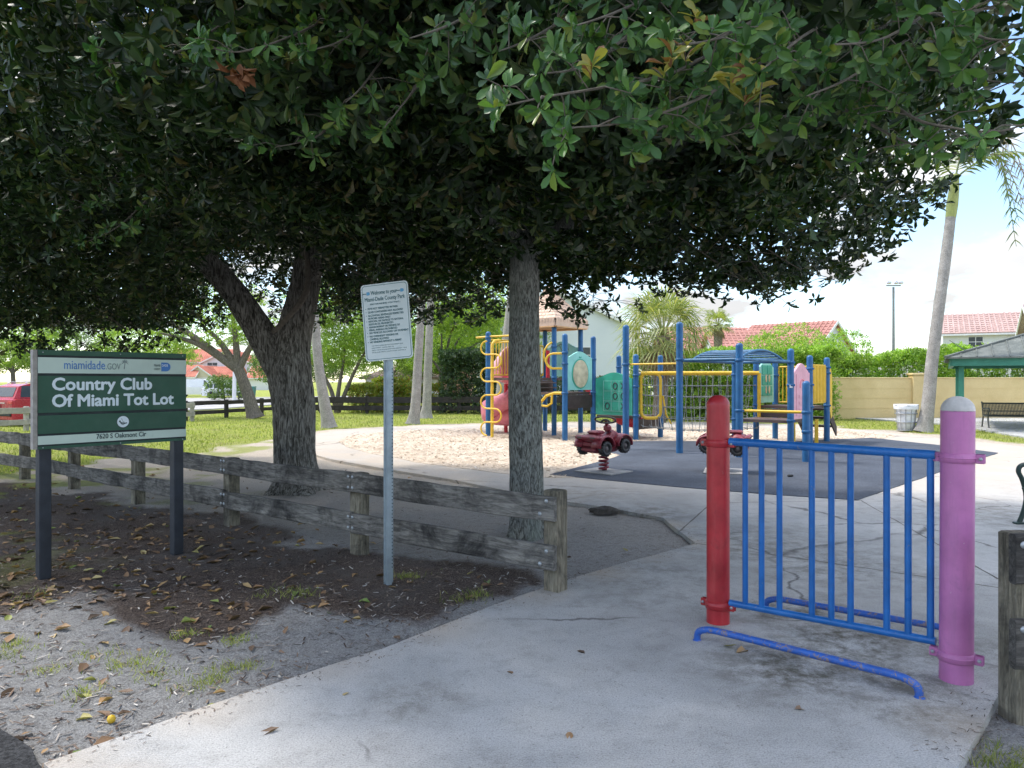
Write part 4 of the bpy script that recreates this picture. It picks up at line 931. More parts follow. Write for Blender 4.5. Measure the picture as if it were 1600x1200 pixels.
pn, o, d, n, wd, h = panel(D_, Fp, Z2 + .06, 2.40, .16, 'mint'); oval(o, d, n, wd * .5, h * .42, wd * .345, h * .39, .012).build('oval_rim', M['teal'], pn); oval(o + n * .012, d, n, wd * .5, h * .42, wd * .31, h * .36, .01).build('oval_window', M['oval'], pn)
MB().slab([(wd * .47, h * .83), (wd * .53, h * .83), (wd * .55, h * .87), (wd * .5, h * .86), (wd * .45, h * .87)], o, d, Zu, n, .01).build('bow_mark', M['teal'], pn)
pn, o, d, n, wd, h = panel(B_, E_, Z0 + .05, 2.83, .2, 'mint'); MB().tube([o + d * (wd * .5 + .24 * math.cos(a)) + Zu * (h * .74 + .2 * math.sin(a)) for a in [k * PI / 10 for k in range(11)]], .016, 6).build('arch_mark', M['ink_grey'], pn)
for s in (-.1, .1): MB().tube([o + d * wd * .5 + Zu * h * .74, o + d * (wd * .5 + s) + Zu * (h * .74 + .16)], .012, 5).build('dial_hand', M['ink_grey'], pn)
# noughts and crosses panel
pn, o, d, n, wd, h = panel(Fp, I_, Z4 + .02, 1.83, .16, 'teal', .06)
cw = wd * .215; x0 = wd * .24; zt = h * .80; ch = h * .235
mb = MB()
for k in range(4): mb.beam(o + d * (x0 + cw * k) + Zu * (zt - 3 * ch) + n * .035, o + d * (x0 + cw * k) + Zu * (zt + .01) + n * .035, .012, .012, up=d)
for k in range(4): mb.beam(o + d * x0 + Zu * (zt - ch * k) + n * .035, o + d * (x0 + 3 * cw) + Zu * (zt - ch * k) + n * .035, .012, .012)
mb.build('grid_frame', M['mint'], pn)
lay = [('', 'O', 'X'), ('', 'O', 'O'), ('O', '', 'X')]
for r_ in range(3):
    for c_ in range(3):
        cx, cz = x0 + cw * (c_ + .5), zt - ch * (r_ + .5); tl = rect(o + n * .004, d, n, cx - cw * .45, cz - ch * .43, cw * .9, ch * .86, .03); tb = tl.build('game_tile', M['teal'], pn)
        c0 = o + d * cx + Zu * cz + n * .036
        if lay[r_][c_] == 'O': MB().tube([c0 + d * .065 * math.cos(a) + Zu * .085 * math.sin(a) for a in [k * PI / 8 for k in range(16)]], .018, 6, closed=True).build('nought', M['ink_dark'], pn)
        if lay[r_][c_] == 'X':
            m2 = MB()
            for s in (-1, 1): m2.beam(c0 - d * .055 - Zu * s * .08, c0 + d * .055 + Zu * s * .08, .02, .035, up=d)
            m2.build('cross', M['ink_dark'], pn)
# mint window panel and pink door panel
pn, o, d, n, wd, h = panel(O_, P_, Z6 + .06, 2.17, .2, 'mint', w=1.02, ins=.16)
for i in range(2):
    for j in range(3): rect(o, d, n, wd * (.16 + .36 * i), h * (.16 + .245 * j), wd * .32, h * .215, .02).build('window_pane', M['teal'], pn)
for i in range(2):
    for j in range(2): oval(o + n * .02, d, n, wd * (.40 + .22 * i), h * (.30 + .26 * j), .05, .1, .012).build('curtain_mark', M['oval'], pn)
pn, o, d, n, wd, h = panel(Q_, S_, Z5 + .03, 2.02, .22, 'pink_panel', .06)
rect(o, d, n, wd * .16, h * .06, wd * .68, h * .74, .012).build('door_leaf', M['pink_panel'], pn)
MB().tube([o + d * (wd * .5 + .17 * math.cos(a)) + Zu * (h * .56 + .2 * math.sin(a)) + n * .016 for a in [k * PI / 10 for k in range(11)]], .016, 6).build('door_arch', M['slide_pink'], pn)
for k in range(3): rect(o + n * .012, d, n, wd * .3, h * (.14 + .12 * k), wd * .4, h * .05, .012).build('door_panel', M['pink_panel'], pn)
# yellow picket barriers
def pickets(a, b, z0, z1, n=9, ins=.1, slope=0):
    d = (b - a).normalized(); p, q = a + d * ins, b - d * ins; mb = MB()
    mb.tube([p + Zu * z0, q + Zu * z0], .02, 8); mb.tube([p + Zu * z1, q + Zu * (z1 - slope)], .022, 8)
    for k in range(n):
        t = k / (n - 1); c = p.lerp(q, t); mb.tube([c + Zu * z0, c + Zu * (z1 - slope * t)], .015, 7)
    return mb.build('picket_barrier', M['play_yellow'], play)
pickets(A_, W_, Z0 + .08, 2.8, 10); pickets(W_, B_, Z0 + .08, 2.7, 9); pickets(P_, T_, Z6 + .06, 1.98, 12, slope=0); 
def ribbed(a, b, z0, z1, ins=.1):
    d = (b - a).normalized(); n = Vector((d.y, -d.x, 0)); p, q = a + d * ins, b - d * ins; L = (q - p).length; mb = MB()
    mb.slab([(0, 0), (L, 0), (L, z1 - z0), (0, z1 - z0)], p + Zu * z0 - n * .02, d, Zu, n, .02)
    for k in range(10): mb.slab([(L * (k + .2) / 10, .03), (L * (k + .8) / 10, .03), (L * (k + .8) / 10, z1 - z0 - .03), (L * (k + .2) / 10, z1 - z0 - .03)], p + Zu * z0, d, Zu, n, .02)
    return mb.build('ribbed_panel', M['play_yellow'], play)
ribbed(S_, T_, Z6 + .06, 2.02)
# curved slide-side walls at the right hand end and the brown steps down
e0 = T_ + un * .1
mb = MB(); mb.slab([(0, -.35), (.12, -.55), (.2, -.5), (.2, .55), (.1, .75), (0, .8)], T_ + Zu * 1.15 + un * .1, un, Zu, vn, .05); mb.build('side_wing', M['play_yellow'], play)
mb = MB(); t0_ = T_.lerp(P_, .38)
for k in range(3): mb.box(t0_ + un * (.25 + .28 * k) + Zu * (Z6 - .12 - .24 * k), (.28, .8, .06), math.atan2(un.y, un.x), bev=.01)
for q in (t0_ + vn * .43, t0_ - vn * .43): mb.slab([(0, -.30), (.3, -.36), (.95, -.85), (.95, -.60), (.2, .02), (0, .02)], q + un * .1 + Zu * (Z6 - .02), un, Zu, vn, .04)
mb.build('step_ramp', M['dark_brown'], play)
for s in (.25, .36):
    q = S_.lerp(T_, s) + un * .1; MB().tube([q - Zu * .05, q + Zu * .62], .025, 8).build('stair_leg', M['play_yellow'], play)
q = Q_.lerp(S_, .2); MB().tube([q - Zu * .05, q + Zu * .6], .02, 8).build('stair_leg', M['play_yellow'], play)
# hip roof over the tall deck
rc = (W_ + C_ + E_ + B_) / 4
mb = MB(); cs = [p + (p - rc).normalized() * .22 for p in (C_, E_, B_, W_)]
mid = [rc + (p - rc) * .95 for p in cs]
for i in range(4):
    a, b = cs[i], cs[(i + 1) % 4]; K = 9
    for k in range(K):
        f0, f1 = k / K * .88, (k + 1) / K * .88; z0, z1 = 3.42 + 1.02 * f0, 3.42 + 1.02 * f1; lip = .022
        p0, p1 = a.lerp(rc, f0) + Zu * (z0 + lip), b.lerp(rc, f0) + Zu * (z0 + lip); p2, p3 = b.lerp(rc, f1) + Zu * z1, a.lerp(rc, f1) + Zu * z1
        mb.add([p0, p1, p2, p3, p0 - Zu * lip, p1 - Zu * lip], [(0, 1, 2, 3), (4, 5, 1, 0)])
        nb = 11
        for j in range(nb):
            t = (j + (k % 2) * .5) / nb; u0 = p0.lerp(p1, t); u1 = p3.lerp(p2, t); nn_ = (b - a).normalized().cross(Zu) * -.004
            mb.beam(u0 + Zu * .004, u1 + Zu * .004, .012, .012)
    mb.slab([(0, 0), ((b - a).length, 0), ((b - a).length - .03, .24), (.03, .24)], a + Zu * 3.2, (b - a).normalized(), Zu, (a - rc + b - rc).normalized(), .03)
    for j in range(16): mb.box(a.lerp(b, (j + .5) / 16) + (a - rc + b - rc).normalized() * .03 + Zu * (3.36 + .02 * (j % 2)), (.045, .02, .09), math.atan2((b - a).y, (b - a).x))
tp = [p.lerp(rc, .88) + Zu * 4.318 for p in cs]; mb.add(tp, [(0, 1, 2, 3)]); mb.lathe((rc.x, rc.y, 4.3), [(.2, 0), (.2, .12), (.02, .26)], 8)
ro = mb.build('roof', M['tan_roof'], play)
mb = MB()
for i in range(4): mb.beam(cs[i].lerp(rc, .06) + Zu * 3.19, cs[(i + 1) % 4].lerp(rc, .06) + Zu * 3.19, .16, .05)
mb.prism([(p.lerp(rc, .10).x, p.lerp(rc, .10).y) for p in cs], 3.22, 3.235); mb.build('roof_soffit', M['orange_rim'], ro)
# snake climber and pole on the left
a = A_.lerp(Zp, .38) - un * .42; mb = MB(); pts = []
pole = Vector((a.x, a.y, 0)); mb.tube([pole - Zu * .02, pole + Zu * 2.62, pole + Zu * 2.72 + un * .1, pole + un * .3 + Zu * 2.75], .045, 10)
z = .06; side = -1; sp = []
while z < 2.55:
    for k in range(9):
        t = -PI / 2 + PI * k / 8; sp.append(pole + vn * side * (.16 + .22 * math.cos(t)) + Zu * (z + .19 + .19 * math.sin(t)) - un * .05)
    z += .38; side = -side
mb.tube(sp, .024, 8)
for k in range(14): mb.box(pole + Zu * (.2 + .17 * k) + vn * .05, (.03, .05, .03))
mb.build('snake_climber', M['play_yellow'], play)
mb = MB(); mb.tube([A_ - vn * .38 + Zu * 2.86 - un * .1, A_ + Zu * 2.88, A_.lerp(Zp, .6) + Zu * 2.88, Zp + Zu * 2.86], .028, 8); mb.tube([A_ + Zu * 2.7, A_.lerp(Zp, .6) + Zu * 2.7, Zp + Zu * 2.7], .02, 8)
mb.build('top_rail', M['play_yellow'], play)
q = Zp - un * .15 - vn * .25; MB().tube([q + Zu * -.03, q + Zu * .5, q + un * .2 + Zu * 1.2], .022, 8).build('climber_leg', M['play_yellow'], play)
# yellow grab loops
def loop(p, dirv, z0, z1, reach, name='grab_loop', r=.03):
    zc, zr = (z0 + z1) / 2, (z1 - z0) / 2
    pts = [p + Zu * z1, p + dirv * (reach - zr) + Zu * z1] + [p + dirv * (reach - zr + zr * math.sin(t)) + Zu * (zc + zr * math.cos(t)) for t in [PI * k / 8 for k in range(1, 8)]] + [p + dirv * (reach - zr) + Zu * z0, p + Zu * z0]
    MB().tube(pts, r, 9).build(name, M['play_yellow'], play)
loop(D_, (-vn * .9 - un * .35).normalized(), 1.93, 2.33, .52); loop(C_, (-vn * .5 - un * .8).normalized(), 1.95, 2.75, .32)
p = D_ + Zu * 1.27; MB().tube([p - vn * .1, p - vn * .35, p - vn * .62 + Zu * -.08, p - vn * .85 + Zu * -.3], .04, 9).build('hand_rail', M['play_yellow'], play)
p = D_ + Zu * 1.27; MB().tube([p - vn * .42 + Zu * -.02, p - vn * .44 + Zu * -.28, p - vn * .6 + Zu * -.36, p - vn * .85 + Zu * -.34], .032, 9).build('hand_rail', M['play_yellow'], play)
# slides: U-shaped chute swept along a path
def chute(name, pts, ws, depth, mat, up0=.0, k=8):
    P, Wd = smooth_path(pts, ws, k); T = unit(np.gradient(P, axis=0)); vs = []; n = 12; mb = MB()
    prof = [(-1, 1), (-.98, .55), (-.86, .2), (-.6, .05), (-.2, 0), (.2, 0), (.6, .05), (.86, .2), (.98, .55), (1, 1)]
    prof = prof + [(x * 1.08, y - .06 if abs(x) < .99 else y) for x, y in reversed(prof)]
    m = len(prof)
    for i in range(len(P)):
        s = np.cross(T[i], [0, 0, 1.]); s /= np.linalg.norm(s)
        for x, y in prof: vs.append(P[i] + s * x * Wd[i] / 2 + np.array([0, 0, y * depth]))
    fs = [(i * m + j, i * m + (j + 1) % m, (i + 1) * m + (j + 1) % m, (i + 1) * m + j) for i in range(len(P) - 1) for j in range(m)]
    mb.add(vs, fs, 0, True); mb.add(vs[:m], [tuple(range(m))]); mb.add(vs[-m:], [tuple(range(m))]); return mb.build(name, M[mat], play)
s0 = C_.lerp(E_, .5)
sl = chute('red_slide', [s0 + vn * .1 + Zu * 1.66, s0 + vn * .5 + Zu * 1.52, s0 + vn * 1.1 + Zu * .98, s0 + vn * 1.7 + Zu * .48, s0 + vn * 2.1 + Zu * .33, s0 + vn * 2.7 + Zu * .30], [.5, .5, .5, .5, .52, .55], .30, 'slide_red')
MB().tube([s0 + vn * 2.4 - Zu * .05, s0 + vn * 2.4 + Zu * .28], .03, 8).build('slide_leg', M['play_yellow'], sl)
mb = MB(); aw = (A_ + W_) / 2
pts = []; 
c0 = aw - vn * .5 + un * .55
for k in range(9):
    a_ = math.radians(70 + 300 * k / 8); pts.append(c0 + Vector((math.cos(a_) * -.48 + .1, math.sin(a_) * .48 + .15, 1.62 - 1.32 * (k / 8))))
sp = chute('spiral_slide', [aw + un * .35 - vn * .1 + Zu * 1.68] + pts + [pts[-1] + Vector((.45, -.15, -.05)), pts[-1] + Vector((1.0, -.25, -.07))], [.52] * 12, .52, 'slide_pink')
mb = MB(); q = aw - vn * .2 + Zu * 2.1; n_ = 12
hood = []
for i in range(5):
    for k in range(n_):
        t = PI * k / (n_ - 1); hood.append(aw + un * .3 - vn * (.05 + .12 * i) + un * (.40 - .03 * i * (i > 2)) * math.cos(t) + Zu * (1.95 - .05 * i + (.66 - .06 * i) * math.sin(t)))
mb.add(hood, [(i * n_ + k, i * n_ + k + 1, (i + 1) * n_ + k + 1, (i + 1) * n_ + k) for i in range(4) for k in range(n_ - 1)], 0, True)
hd = mb.build('slide_hood', M['pink_panel'], sp); hm = hd.modifiers.new('thick', 'SOLIDIFY'); hm.thickness = .03
MB().tube([c0 + Vector((.1, .15, -.05)), c0 + Vector((.1, .15, 1.5))], .06, 12).build('slide_post', M['slide_red'], sp)
q = pts[-1] + Vector((.9, -.22, 0)); MB().tube([Vector((q.x, q.y, -.05)), Vector((q.x, q.y, .3))], .035, 8).build('slide_leg', M['dark_brown'], sp)
mb = MB(); mb.tube([C_ - vn * .3 + un * .1 + Zu * Z0, C_ - vn * .3 + un * .1 + Zu * 2.5], .06, 10); mb.build('slide_post', M['slide_red'], play)
# net bridge between the two groups
nb0 = I_ + Vector((.14, .02, 0)); nb1 = Vector((6.42, 19.3, 0)); dn = (nb1 - nb0).normalized(); nn_ = Vector((dn.y, -dn.x, 0)); LN = (nb1 - nb0).length
zt, zb = 1.80, .42
MB().tube([nb0 + Zu * zt, nb1 + Zu * zt], .055, 12).build('net_beam', M['play_yellow'], play)
def rframe(a, b, z0, z1, r=.045, rad=.16):
    d = (b - a).normalized(); L = (b - a).length; pts = []
    for cx, cz, t0 in ((L - rad, z1 - rad, 0), (rad, z1 - rad, PI / 2), (rad, z0 + rad, PI), (L - rad, z0 + rad, 1.5 * PI)):
        pts += [a + d * (cx + rad * math.cos(t0 + PI / 2 * k / 4)) + Zu * (cz + rad * math.sin(t0 + PI / 2 * k / 4)) for k in range(5)]
    return MB().tube(pts, r, 9, closed=True)
rframe(nb0, nb0 + dn * .52, .60, zt, .045).build('net_frame', M['play_yellow'], play)
mb = MB(); mb.tube([nb1 + Zu * zt, nb1 + Zu * .55], .05, 9); mb.build('net_frame', M['play_yellow'], play)
MB().tube([nb0 + dn * .58 + Zu * 1.2, nb0 + dn * .66 + Zu * .7, nb0 + dn * .8 + Zu * .45], .025, 8).build('net_strut', M['play_yellow'], play)
mb = MB(); nx = 17; nz = 5
def npt(i, j): 
    x = LN * (i + .5) / nx; sag = .10 * math.sin(PI * x / LN) * (j / nz)
    return nb0 + dn * (x + .03 * math.sin(i * 2.1 + j)) + Zu * (zt - .04 - (zt - zb) * j / nz - sag) + nn_ * (.05 * math.sin(i * .9 + j * 1.3) * (j > 0))
for i in range(nx): mb.tube([npt(i, j) for j in range(nz + 1)], .0095, 5)
for j in range(1, nz + 1): mb.tube([npt(i, j) for i in range(nx)], .0095, 5)
for i in range(nx):
    for j in range(1, nz + 1): mb.lathe(npt(i, j) - Zu * .03, [(.004, 0), (.028, .02), (.028, .04), (.004, .06)], 6)
for j in range(1, nz + 1): mb.tube([npt(0, j), nb0 + Zu * (zt - (zt - zb) * j / nz)], .012, 5); mb.tube([npt(nx - 1, j), nb1 + Zu * (zt - (zt - zb) * j / nz)], .012, 5)
mb.build('climbing_net', M['rope'], play)
mb = MB(); off = Vector((.1, 1.0, 0))
def npt2(i, j): return npt(i, j) + off * (1 if j < nz else .55)
for i in range(0, nx): mb.tube([npt2(i, j) for j in range(nz + 1)] + [npt(i, nz)], .009, 5)
for j in range(1, nz + 1): mb.tube([npt2(i, j) for i in range(nx)], .009, 5)
mb.tube([nb0 + off + Zu * zt, nb1 + off + Zu * zt], .05, 10); mb.build('climbing_net', M['rope'], play)
# chin-up bars, arched overhead ladder
MB().tube([H3 + Zu * 1.98, L3 + Zu * 1.98], .022, 9).build('chin_up_bar', M['play_yellow'], play)
MB().tube([N3 + Zu * .98, R3 + Zu * .98], .03, 9).build('chin_up_bar', M['play_yellow'], play)
mb = MB(); zl = 2.05
for a, b in ((L3, N3), (M_, Q_), (L3, M_), (N3, Q_)): mb.tube([a + Zu * zl, b + Zu * zl], .036, 10)
mb.build('ladder_frame', M['ladder_blue'], play)
mb = MB(); arcs = []
for q0, q1 in ((L3 + vn * .22, M_ + vn * .22), (N3 - vn * .10, Q_ - vn * .10)):
    arc = [q0.lerp(q1, .06 + .88 * k / 14) + Zu * (zl + .23 * math.sin(PI * k / 14) ** .8) for k in range(15)]; arcs.append(arc); mb.tube(arc, .028, 8)
for k in range(1, 14): mb.tube([arcs[0][k], arcs[1][k]], .02, 7)
mb.build('arched_ladder', M['ladder_blue'], play)
q = Q_ + Vector((-.02, -PR - .004, 1.47)); MB().box(q, (.07, .006, .07)).build('sticker', M['white_trim'], play)

# ------------------------------------------------------------------ spring riders
def rider(label, loc, ang):
    t = thing('spring_rider', label, 'spring rider', (0, 0, 0), 'spring riders on the rubber surface')
    # local frame: nose towards +X, ground at z=0
    pad = MB().prism([(-.30, -.42), (.36, -.36), (.30, .42), (-.36, .36)], 0, .018).build('base_pad', M['concrete_curb'], t)
    mb = MB(); sp = [Vector((.075 * math.cos(a), .075 * math.sin(a), .03 + .30 * a / (2 * PI * 4.5))) for a in [k * PI / 8 for k in range(int(16 * 4.5) + 1)]]
    mb.tube(sp, .02, 8); mb.build('spring', M['atv_red'], t)
    # body: lofted sections along X
    secs = [(-.37, .17, .40, .60), (-.34, .22, .35, .66), (-.22, .21, .33, .69), (-.12, .16, .34, .64), (.0, .13, .35, .60), (.09, .14, .34, .67), (.17, .145, .33, .735), (.26, .14, .34, .70), (.35, .115, .38, .61), (.40, .07, .42, .53)]
    n = 14; vs = []
    for x, w, z0, z1 in secs:
        for k in range(n):
            a = 2 * PI * k / n; c, s = math.cos(a), math.sin(a)
            vs.append((x, w * abs(c) ** .6 * (1 if c > 0 else -1), (z0 + z1) / 2 + (z1 - z0) / 2 * abs(s) ** .7 * (1 if s > 0 else -1)))
    mb = MB().add(vs, [(i * n + k, i * n + (k + 1) % n, (i + 1) * n + (k + 1) % n, (i + 1) * n + k) for i in range(len(secs) - 1) for k in range(n)], 0, True)
    mb.add(vs[:n], [tuple(range(n - 1, -1, -1))]); mb.add(vs[-n:], [tuple(range(n))]); body = mb.build('body', M['atv_red'], t)
    def fender(x, z, r, name, y0, y1):
        m2 = MB(); v2 = []; K = 9
        for k in range(K):
            a = math.radians(-8 + 196 * k / (K - 1))
            for y, q in ((y0, 1), (y0 + (y1 - y0) * .8, 1), (y1, .93)): v2.append((x + r * q * math.cos(a) * 1.1, y, z + r * q * math.sin(a)))
        m2.add(v2, [(i * 3 + j, i * 3 + j + 1, i * 3 + j + 4, i * 3 + j + 3) for i in range(K - 1) for j in range(2)], 0, True)
        o = m2.build(name, M['atv_red'], body); s_ = o.modifiers.new('thick', 'SOLIDIFY'); s_.thickness = .022
    for s in (-1, 1):
        fender(-.25, .47, .17, 'fender', s * .12, s * .31); fender(.27, .48, .165, 'fender', s * .09, s * .275)
    mb = MB(); mb.box((-.41, 0, .615), (.10, .56, .07), bev=.025); mb.box((-.39, 0, .50), (.05, .40, .09), bev=.02); mb.box((-.385, 0, .41), (.05, .34, .06), bev=.015); mb.build('rear_bumper', M['atv_red'], body)
    for s in (-1, 1): MB().box((-.462, s * .15, .618), (.012, .10, .028)).build('tail_lamp', M['hub'], body)
    MB().box((-.2, 0, .70), (.24, .24, .06), bev=.025).build('seat', M['atv_red'], body)
    mb = MB(); mb.box((.10, 0, .755), (.10, .15, .12), bev=.03); mb.tube([Vector((.10, 0, .80)), Vector((.05, 0, .875))], .03, 8); mb.build('steering_column', M['atv_red'], body)
    mb = MB(); hb = [Vector((.04 + .035 * math.cos(a) * .6, .255 * math.cos(a), .905 + .055 * math.sin(a))) for a in [k * PI / 12 for k in range(24)]]
    mb.tube(hb, .017, 8, closed=True); ib = [Vector((.05, .10 * math.cos(a), .84 + .065 * math.sin(a))) for a in [k * PI / 8 for k in range(9)]]; mb.tube(ib, .02, 7)
    mb.build('handlebar', M['black_plastic'], t)
    for x, y, r in ((-.25, .25, .125), (-.25, -.25, .125), (.27, .23, .12), (.27, -.23, .12)):
        sgn = 1 if y > 0 else -1; c = (x, y - sgn * .055, .43 if x < 0 else .455)
        R = Matrix.Rotation(-sgn * PI / 2, 3, 'X'); mb = MB(); mb.lathe(c, [(r * .55, 0), (r * .9, 0), (r, .025), (r, .085), (r * .9, .112), (r * .62, .112), (r * .55, .085)], 22, R=R)
        for k in range(16):
            a = 2 * PI * k / 16; mb.box(Vector(c) + R @ Vector((r * math.cos(a), r * math.sin(a), .055)), (.02, .09, .02), R=Matrix.Rotation(-a, 3, 'Y'))
        w = mb.build('wheel', M['black_plastic'], t); mb = MB(); mb.lathe(c, [(r * .56, .03), (r * .56, .078), (r * .3, .09), (r * .24, .105), (.005, .108)], 14, R=R); mb.build('hub', M['hub'], w)
    t.location = loc; t.rotation_euler = (0, 0, ang); return t
g = G(945, 738); rider('dark red quad bike spring rider in full view before the green game panel', (g.x - .02, g.y, .012), math.radians(42))
g = G(1131, 738); r2 = rider('dark red quad bike spring rider half hidden behind the red bollard', (g.x, g.y, .012), math.radians(158))
# ------------------------------------------------------------------ lettering (flat outlines, a hair thick)
def lettering(name, text, o, ax, ay, size, mat, parent, align='LEFT', bold=0.0, depth=.0012, squeeze=1.0, width=None, space=1.0):
    cu = bpy.data.curves.new('txt', 'FONT'); cu.body = text; cu.size = size; cu.align_x = align; cu.extrude = depth; cu.offset = 0; cu.space_character = space; cu.resolution_u = 3
    ob = bpy.data.objects.new('txt', cu); col.objects.link(ob); dg = bpy.context.evaluated_depsgraph_get(); dg.update()
    me = bpy.data.meshes.new_from_object(ob.evaluated_get(dg)); bpy.data.objects.remove(ob); bpy.data.curves.remove(cu)
    co = np.empty(len(me.vertices) * 3, np.float32); me.vertices.foreach_get('co', co); co = co.reshape(-1, 3)
    if width:
        w = co[:, 0].max() - co[:, 0].min(); squeeze = width / w
    ax, ay = Vector(ax), Vector(ay); an = ax.cross(ay)
    V = np.array(o)[None] + co[:, 0:1] * squeeze * np.array(ax)[None] + co[:, 1:2] * np.array(ay)[None] + (co[:, 2:3] + depth) * np.array(an)[None]
    me.vertices.foreach_set('co', np.ascontiguousarray(V, dtype=np.float32).ravel()); me.update(); me.name = name
    if bold:                                                       # heavier strokes: the outline repeated a hair to each side
        b0 = bmesh.new(); b0.from_mesh(me); b1 = bmesh.new()
        for i_, (dx, dy) in enumerate(((0, 0), (bold, 0), (-bold, 0), (0, bold), (0, -bold), (bold * .7, bold * .7), (-bold * .7, -bold * .7), (bold * .7, -bold * .7), (-bold * .7, bold * .7))):
            m2 = me.copy(); m2.transform(Matrix.Translation(ax * dx + ay * dy + an * (.00006 * i_))); b1.from_mesh(m2); bpy.data.meshes.remove(m2)
        b1.to_mesh(me); b0.free(); b1.free()
    return link_mesh(name, me, mat, parent)

# ---- park name sign
pl = G(68, 895); pr_ = G(276, 858); sd = (pr_ - pl).normalized(); sn = Vector((sd.y, -sd.x, 0))
if sn.y > 0: sn = -sn
sgn = thing('park_sign', 'green park name sign on two black posts, set in mulch', 'sign', (pl + pr_) / 2 - Zu * .04)
W_s = (pr_ - pl).length + .10; s0 = pl - sd * .05 + sn * .055
zT = EYE + (595 - 547) / F * pl.y; zB = EYE - (701 - 595) / F * pl.y; Hs = zT - zB
for p in (pl, pr_):
    mb = MB(); mb.box(p + Zu * (zT - .03) / 2 - Zu * .05, (.092, .092, zT - .03), math.atan2(sd.y, sd.x), bev=.006); mb.build('post', M['post_black'], sgn)
mb = MB(); mb.slab([(-.012, 0), (W_s + .012, 0), (W_s + .012, Hs), (-.012, Hs)], s0 + Zu * zB - sn * .02, sd, Zu, sn, .018); bd = mb.build('board', M['sign_dark'], sgn)
mb = MB(); mb.slab([(-.045, 0), (-.013, 0), (-.013, Hs), (-.045, Hs)], s0 + Zu * zB - sn * .06, sd, Zu, sn, .06); mb.build('board_edge', M['grey_wood'], sgn)
def strip(f0, f1, mat, name='board_strip'):
    z1, z0 = Hs * (1 - f0), Hs * (1 - f1)
    MB().slab([(-.010, z0), (W_s + .010, z0), (W_s + .010, z1), (-.010, z1)], s0 + Zu * zB - sn * .002, sd, Zu, sn, .012).build(name, M[mat], sgn)
strip(0, .052, 'sign_green'); strip(.075, .235, 'sign_pale', 'pale_band'); strip(.262, .635, 'sign_green'); strip(.662, .845, 'sign_green'); strip(.868, .955, 'sign_pale', 'pale_band'); strip(.972, 1.0, 'sign_green')
def sp_(x, f): return s0 + sd * x * W_s + Zu * (zB + Hs * (1 - f)) + sn * .0105
lettering('lettering', 'Country Club', sp_(.072, .405), sd, Zu, .145, M['sign_text'], sgn, bold=.0045, width=.665 * W_s)
lettering('lettering', 'Of Miami Tot Lot', sp_(.072, .575), sd, Zu, .145, M['sign_text'], sgn, bold=.0045, width=.83 * W_s)
lettering('lettering', 'miamidade', sp_(.145, .19), sd, Zu, .108, M['ink_blue'], sgn, width=.265 * W_s)
lettering('lettering', '.GOV', sp_(.418, .19), sd, Zu, .078, M['ink_grey'], sgn, width=.10 * W_s)
lettering('lettering', '7620 S Oakmont Cir', sp_(.355, .925), sd, Zu, .060, M['ink_dark'], sgn, bold=.0006, width=.345 * W_s)
mb = MB(); c = sp_(.545, .185); tp = c + Zu * .062 + sd * .006
mb.slab([(-.004, 0), (.004, 0), (.011, .06), (.005, .062)], c, sd, Zu, sn, .0015)
for a in (-20, 15, 50, 90, 130, 165, 200):
    r = math.radians(a); dd = Vector((math.cos(r), math.sin(r))); q = Vector((-dd.y, dd.x)); P = [(0, 0), tuple(dd * .016 + q * .005), tuple(dd * .036 + Vector((0, -.010))), tuple(dd * .016 - q * .003)]
    mb.slab([(x, y) for x, y in P], tp, sd, Zu, sn, .0015)
mb.build('palm_emblem', M['ink_grey'], sgn)
mb = MB(); cx = .845; hh = .082; o = sp_(.815, .205); P = [(0, 0), (.045, 0)] + [(.045 + .041 * math.sin(t), .041 - .041 * math.cos(t)) for t in [PI * k / 12 for k in range(13)]] + [(0, .082)]
MB().slab(P, o, sd, Zu, sn, .0015).build('county_emblem', M['ink_blue'], sgn)
lettering('lettering', 'MIAMI-', o - sd * .068 + Zu * .043 + sn * .0016, sd, Zu, .034, M['ink_grey'], sgn, width=.062)
lettering('lettering', 'DADE', o + sd * .004 + Zu * .043 + sn * .0016, sd, Zu, .034, M['sign_text'], sgn, width=.055)
lettering('lettering', 'COUNTY', o - sd * .068 + Zu * .012 + sn * .0016, sd, Zu, .026, M['ink_grey'], sgn, width=.058)
c = sp_(.537, .755); ci = lambda r, t: MB().slab([(r * math.cos(2 * PI * k / 32), r * math.sin(2 * PI * k / 32)) for k in range(32)], c + sn * t, sd, Zu, sn, .0015)
ci(.056, 0).build('round_rim', M['ink_dark'], sgn); ci(.050, .0016).build('round_badge', M['sign_text'], sgn)
mb = MB(); b2 = c + sn * .0034
def q_(x, z): return b2 + sd * x + Zu * z
mb.slab([(-.028 + .008 * math.cos(k), .004 + .008 * math.sin(k)) for k in [i * PI / 6 for i in range(12)]], b2, sd, Zu, sn, .001)
for (x0, z0, x1, z1, w) in [(-.024, -.004, -.004, -.022, .012), (-.004, -.022, .018, -.013, .011), (.018, -.013, .034, -.012, .009), (-.018, -.008, .012, -.004, .005), (-.014, .03, .006, -.012, .0025)]:
    mb.beam(q_(x0, z0), q_(x1, z1), w, .001, up=sn)
mb.build('swing_symbol', M['ink_dark'], sgn)
for x in (.02, .52, .98):
    for f in (.025, .985): MB().lathe(sp_(x, f), [(.006, 0), (.005, .003), (.001, .004)], 8, R=Matrix((sd, Zu, sn)).transposed()).build('screw', M['bolt'], sgn)

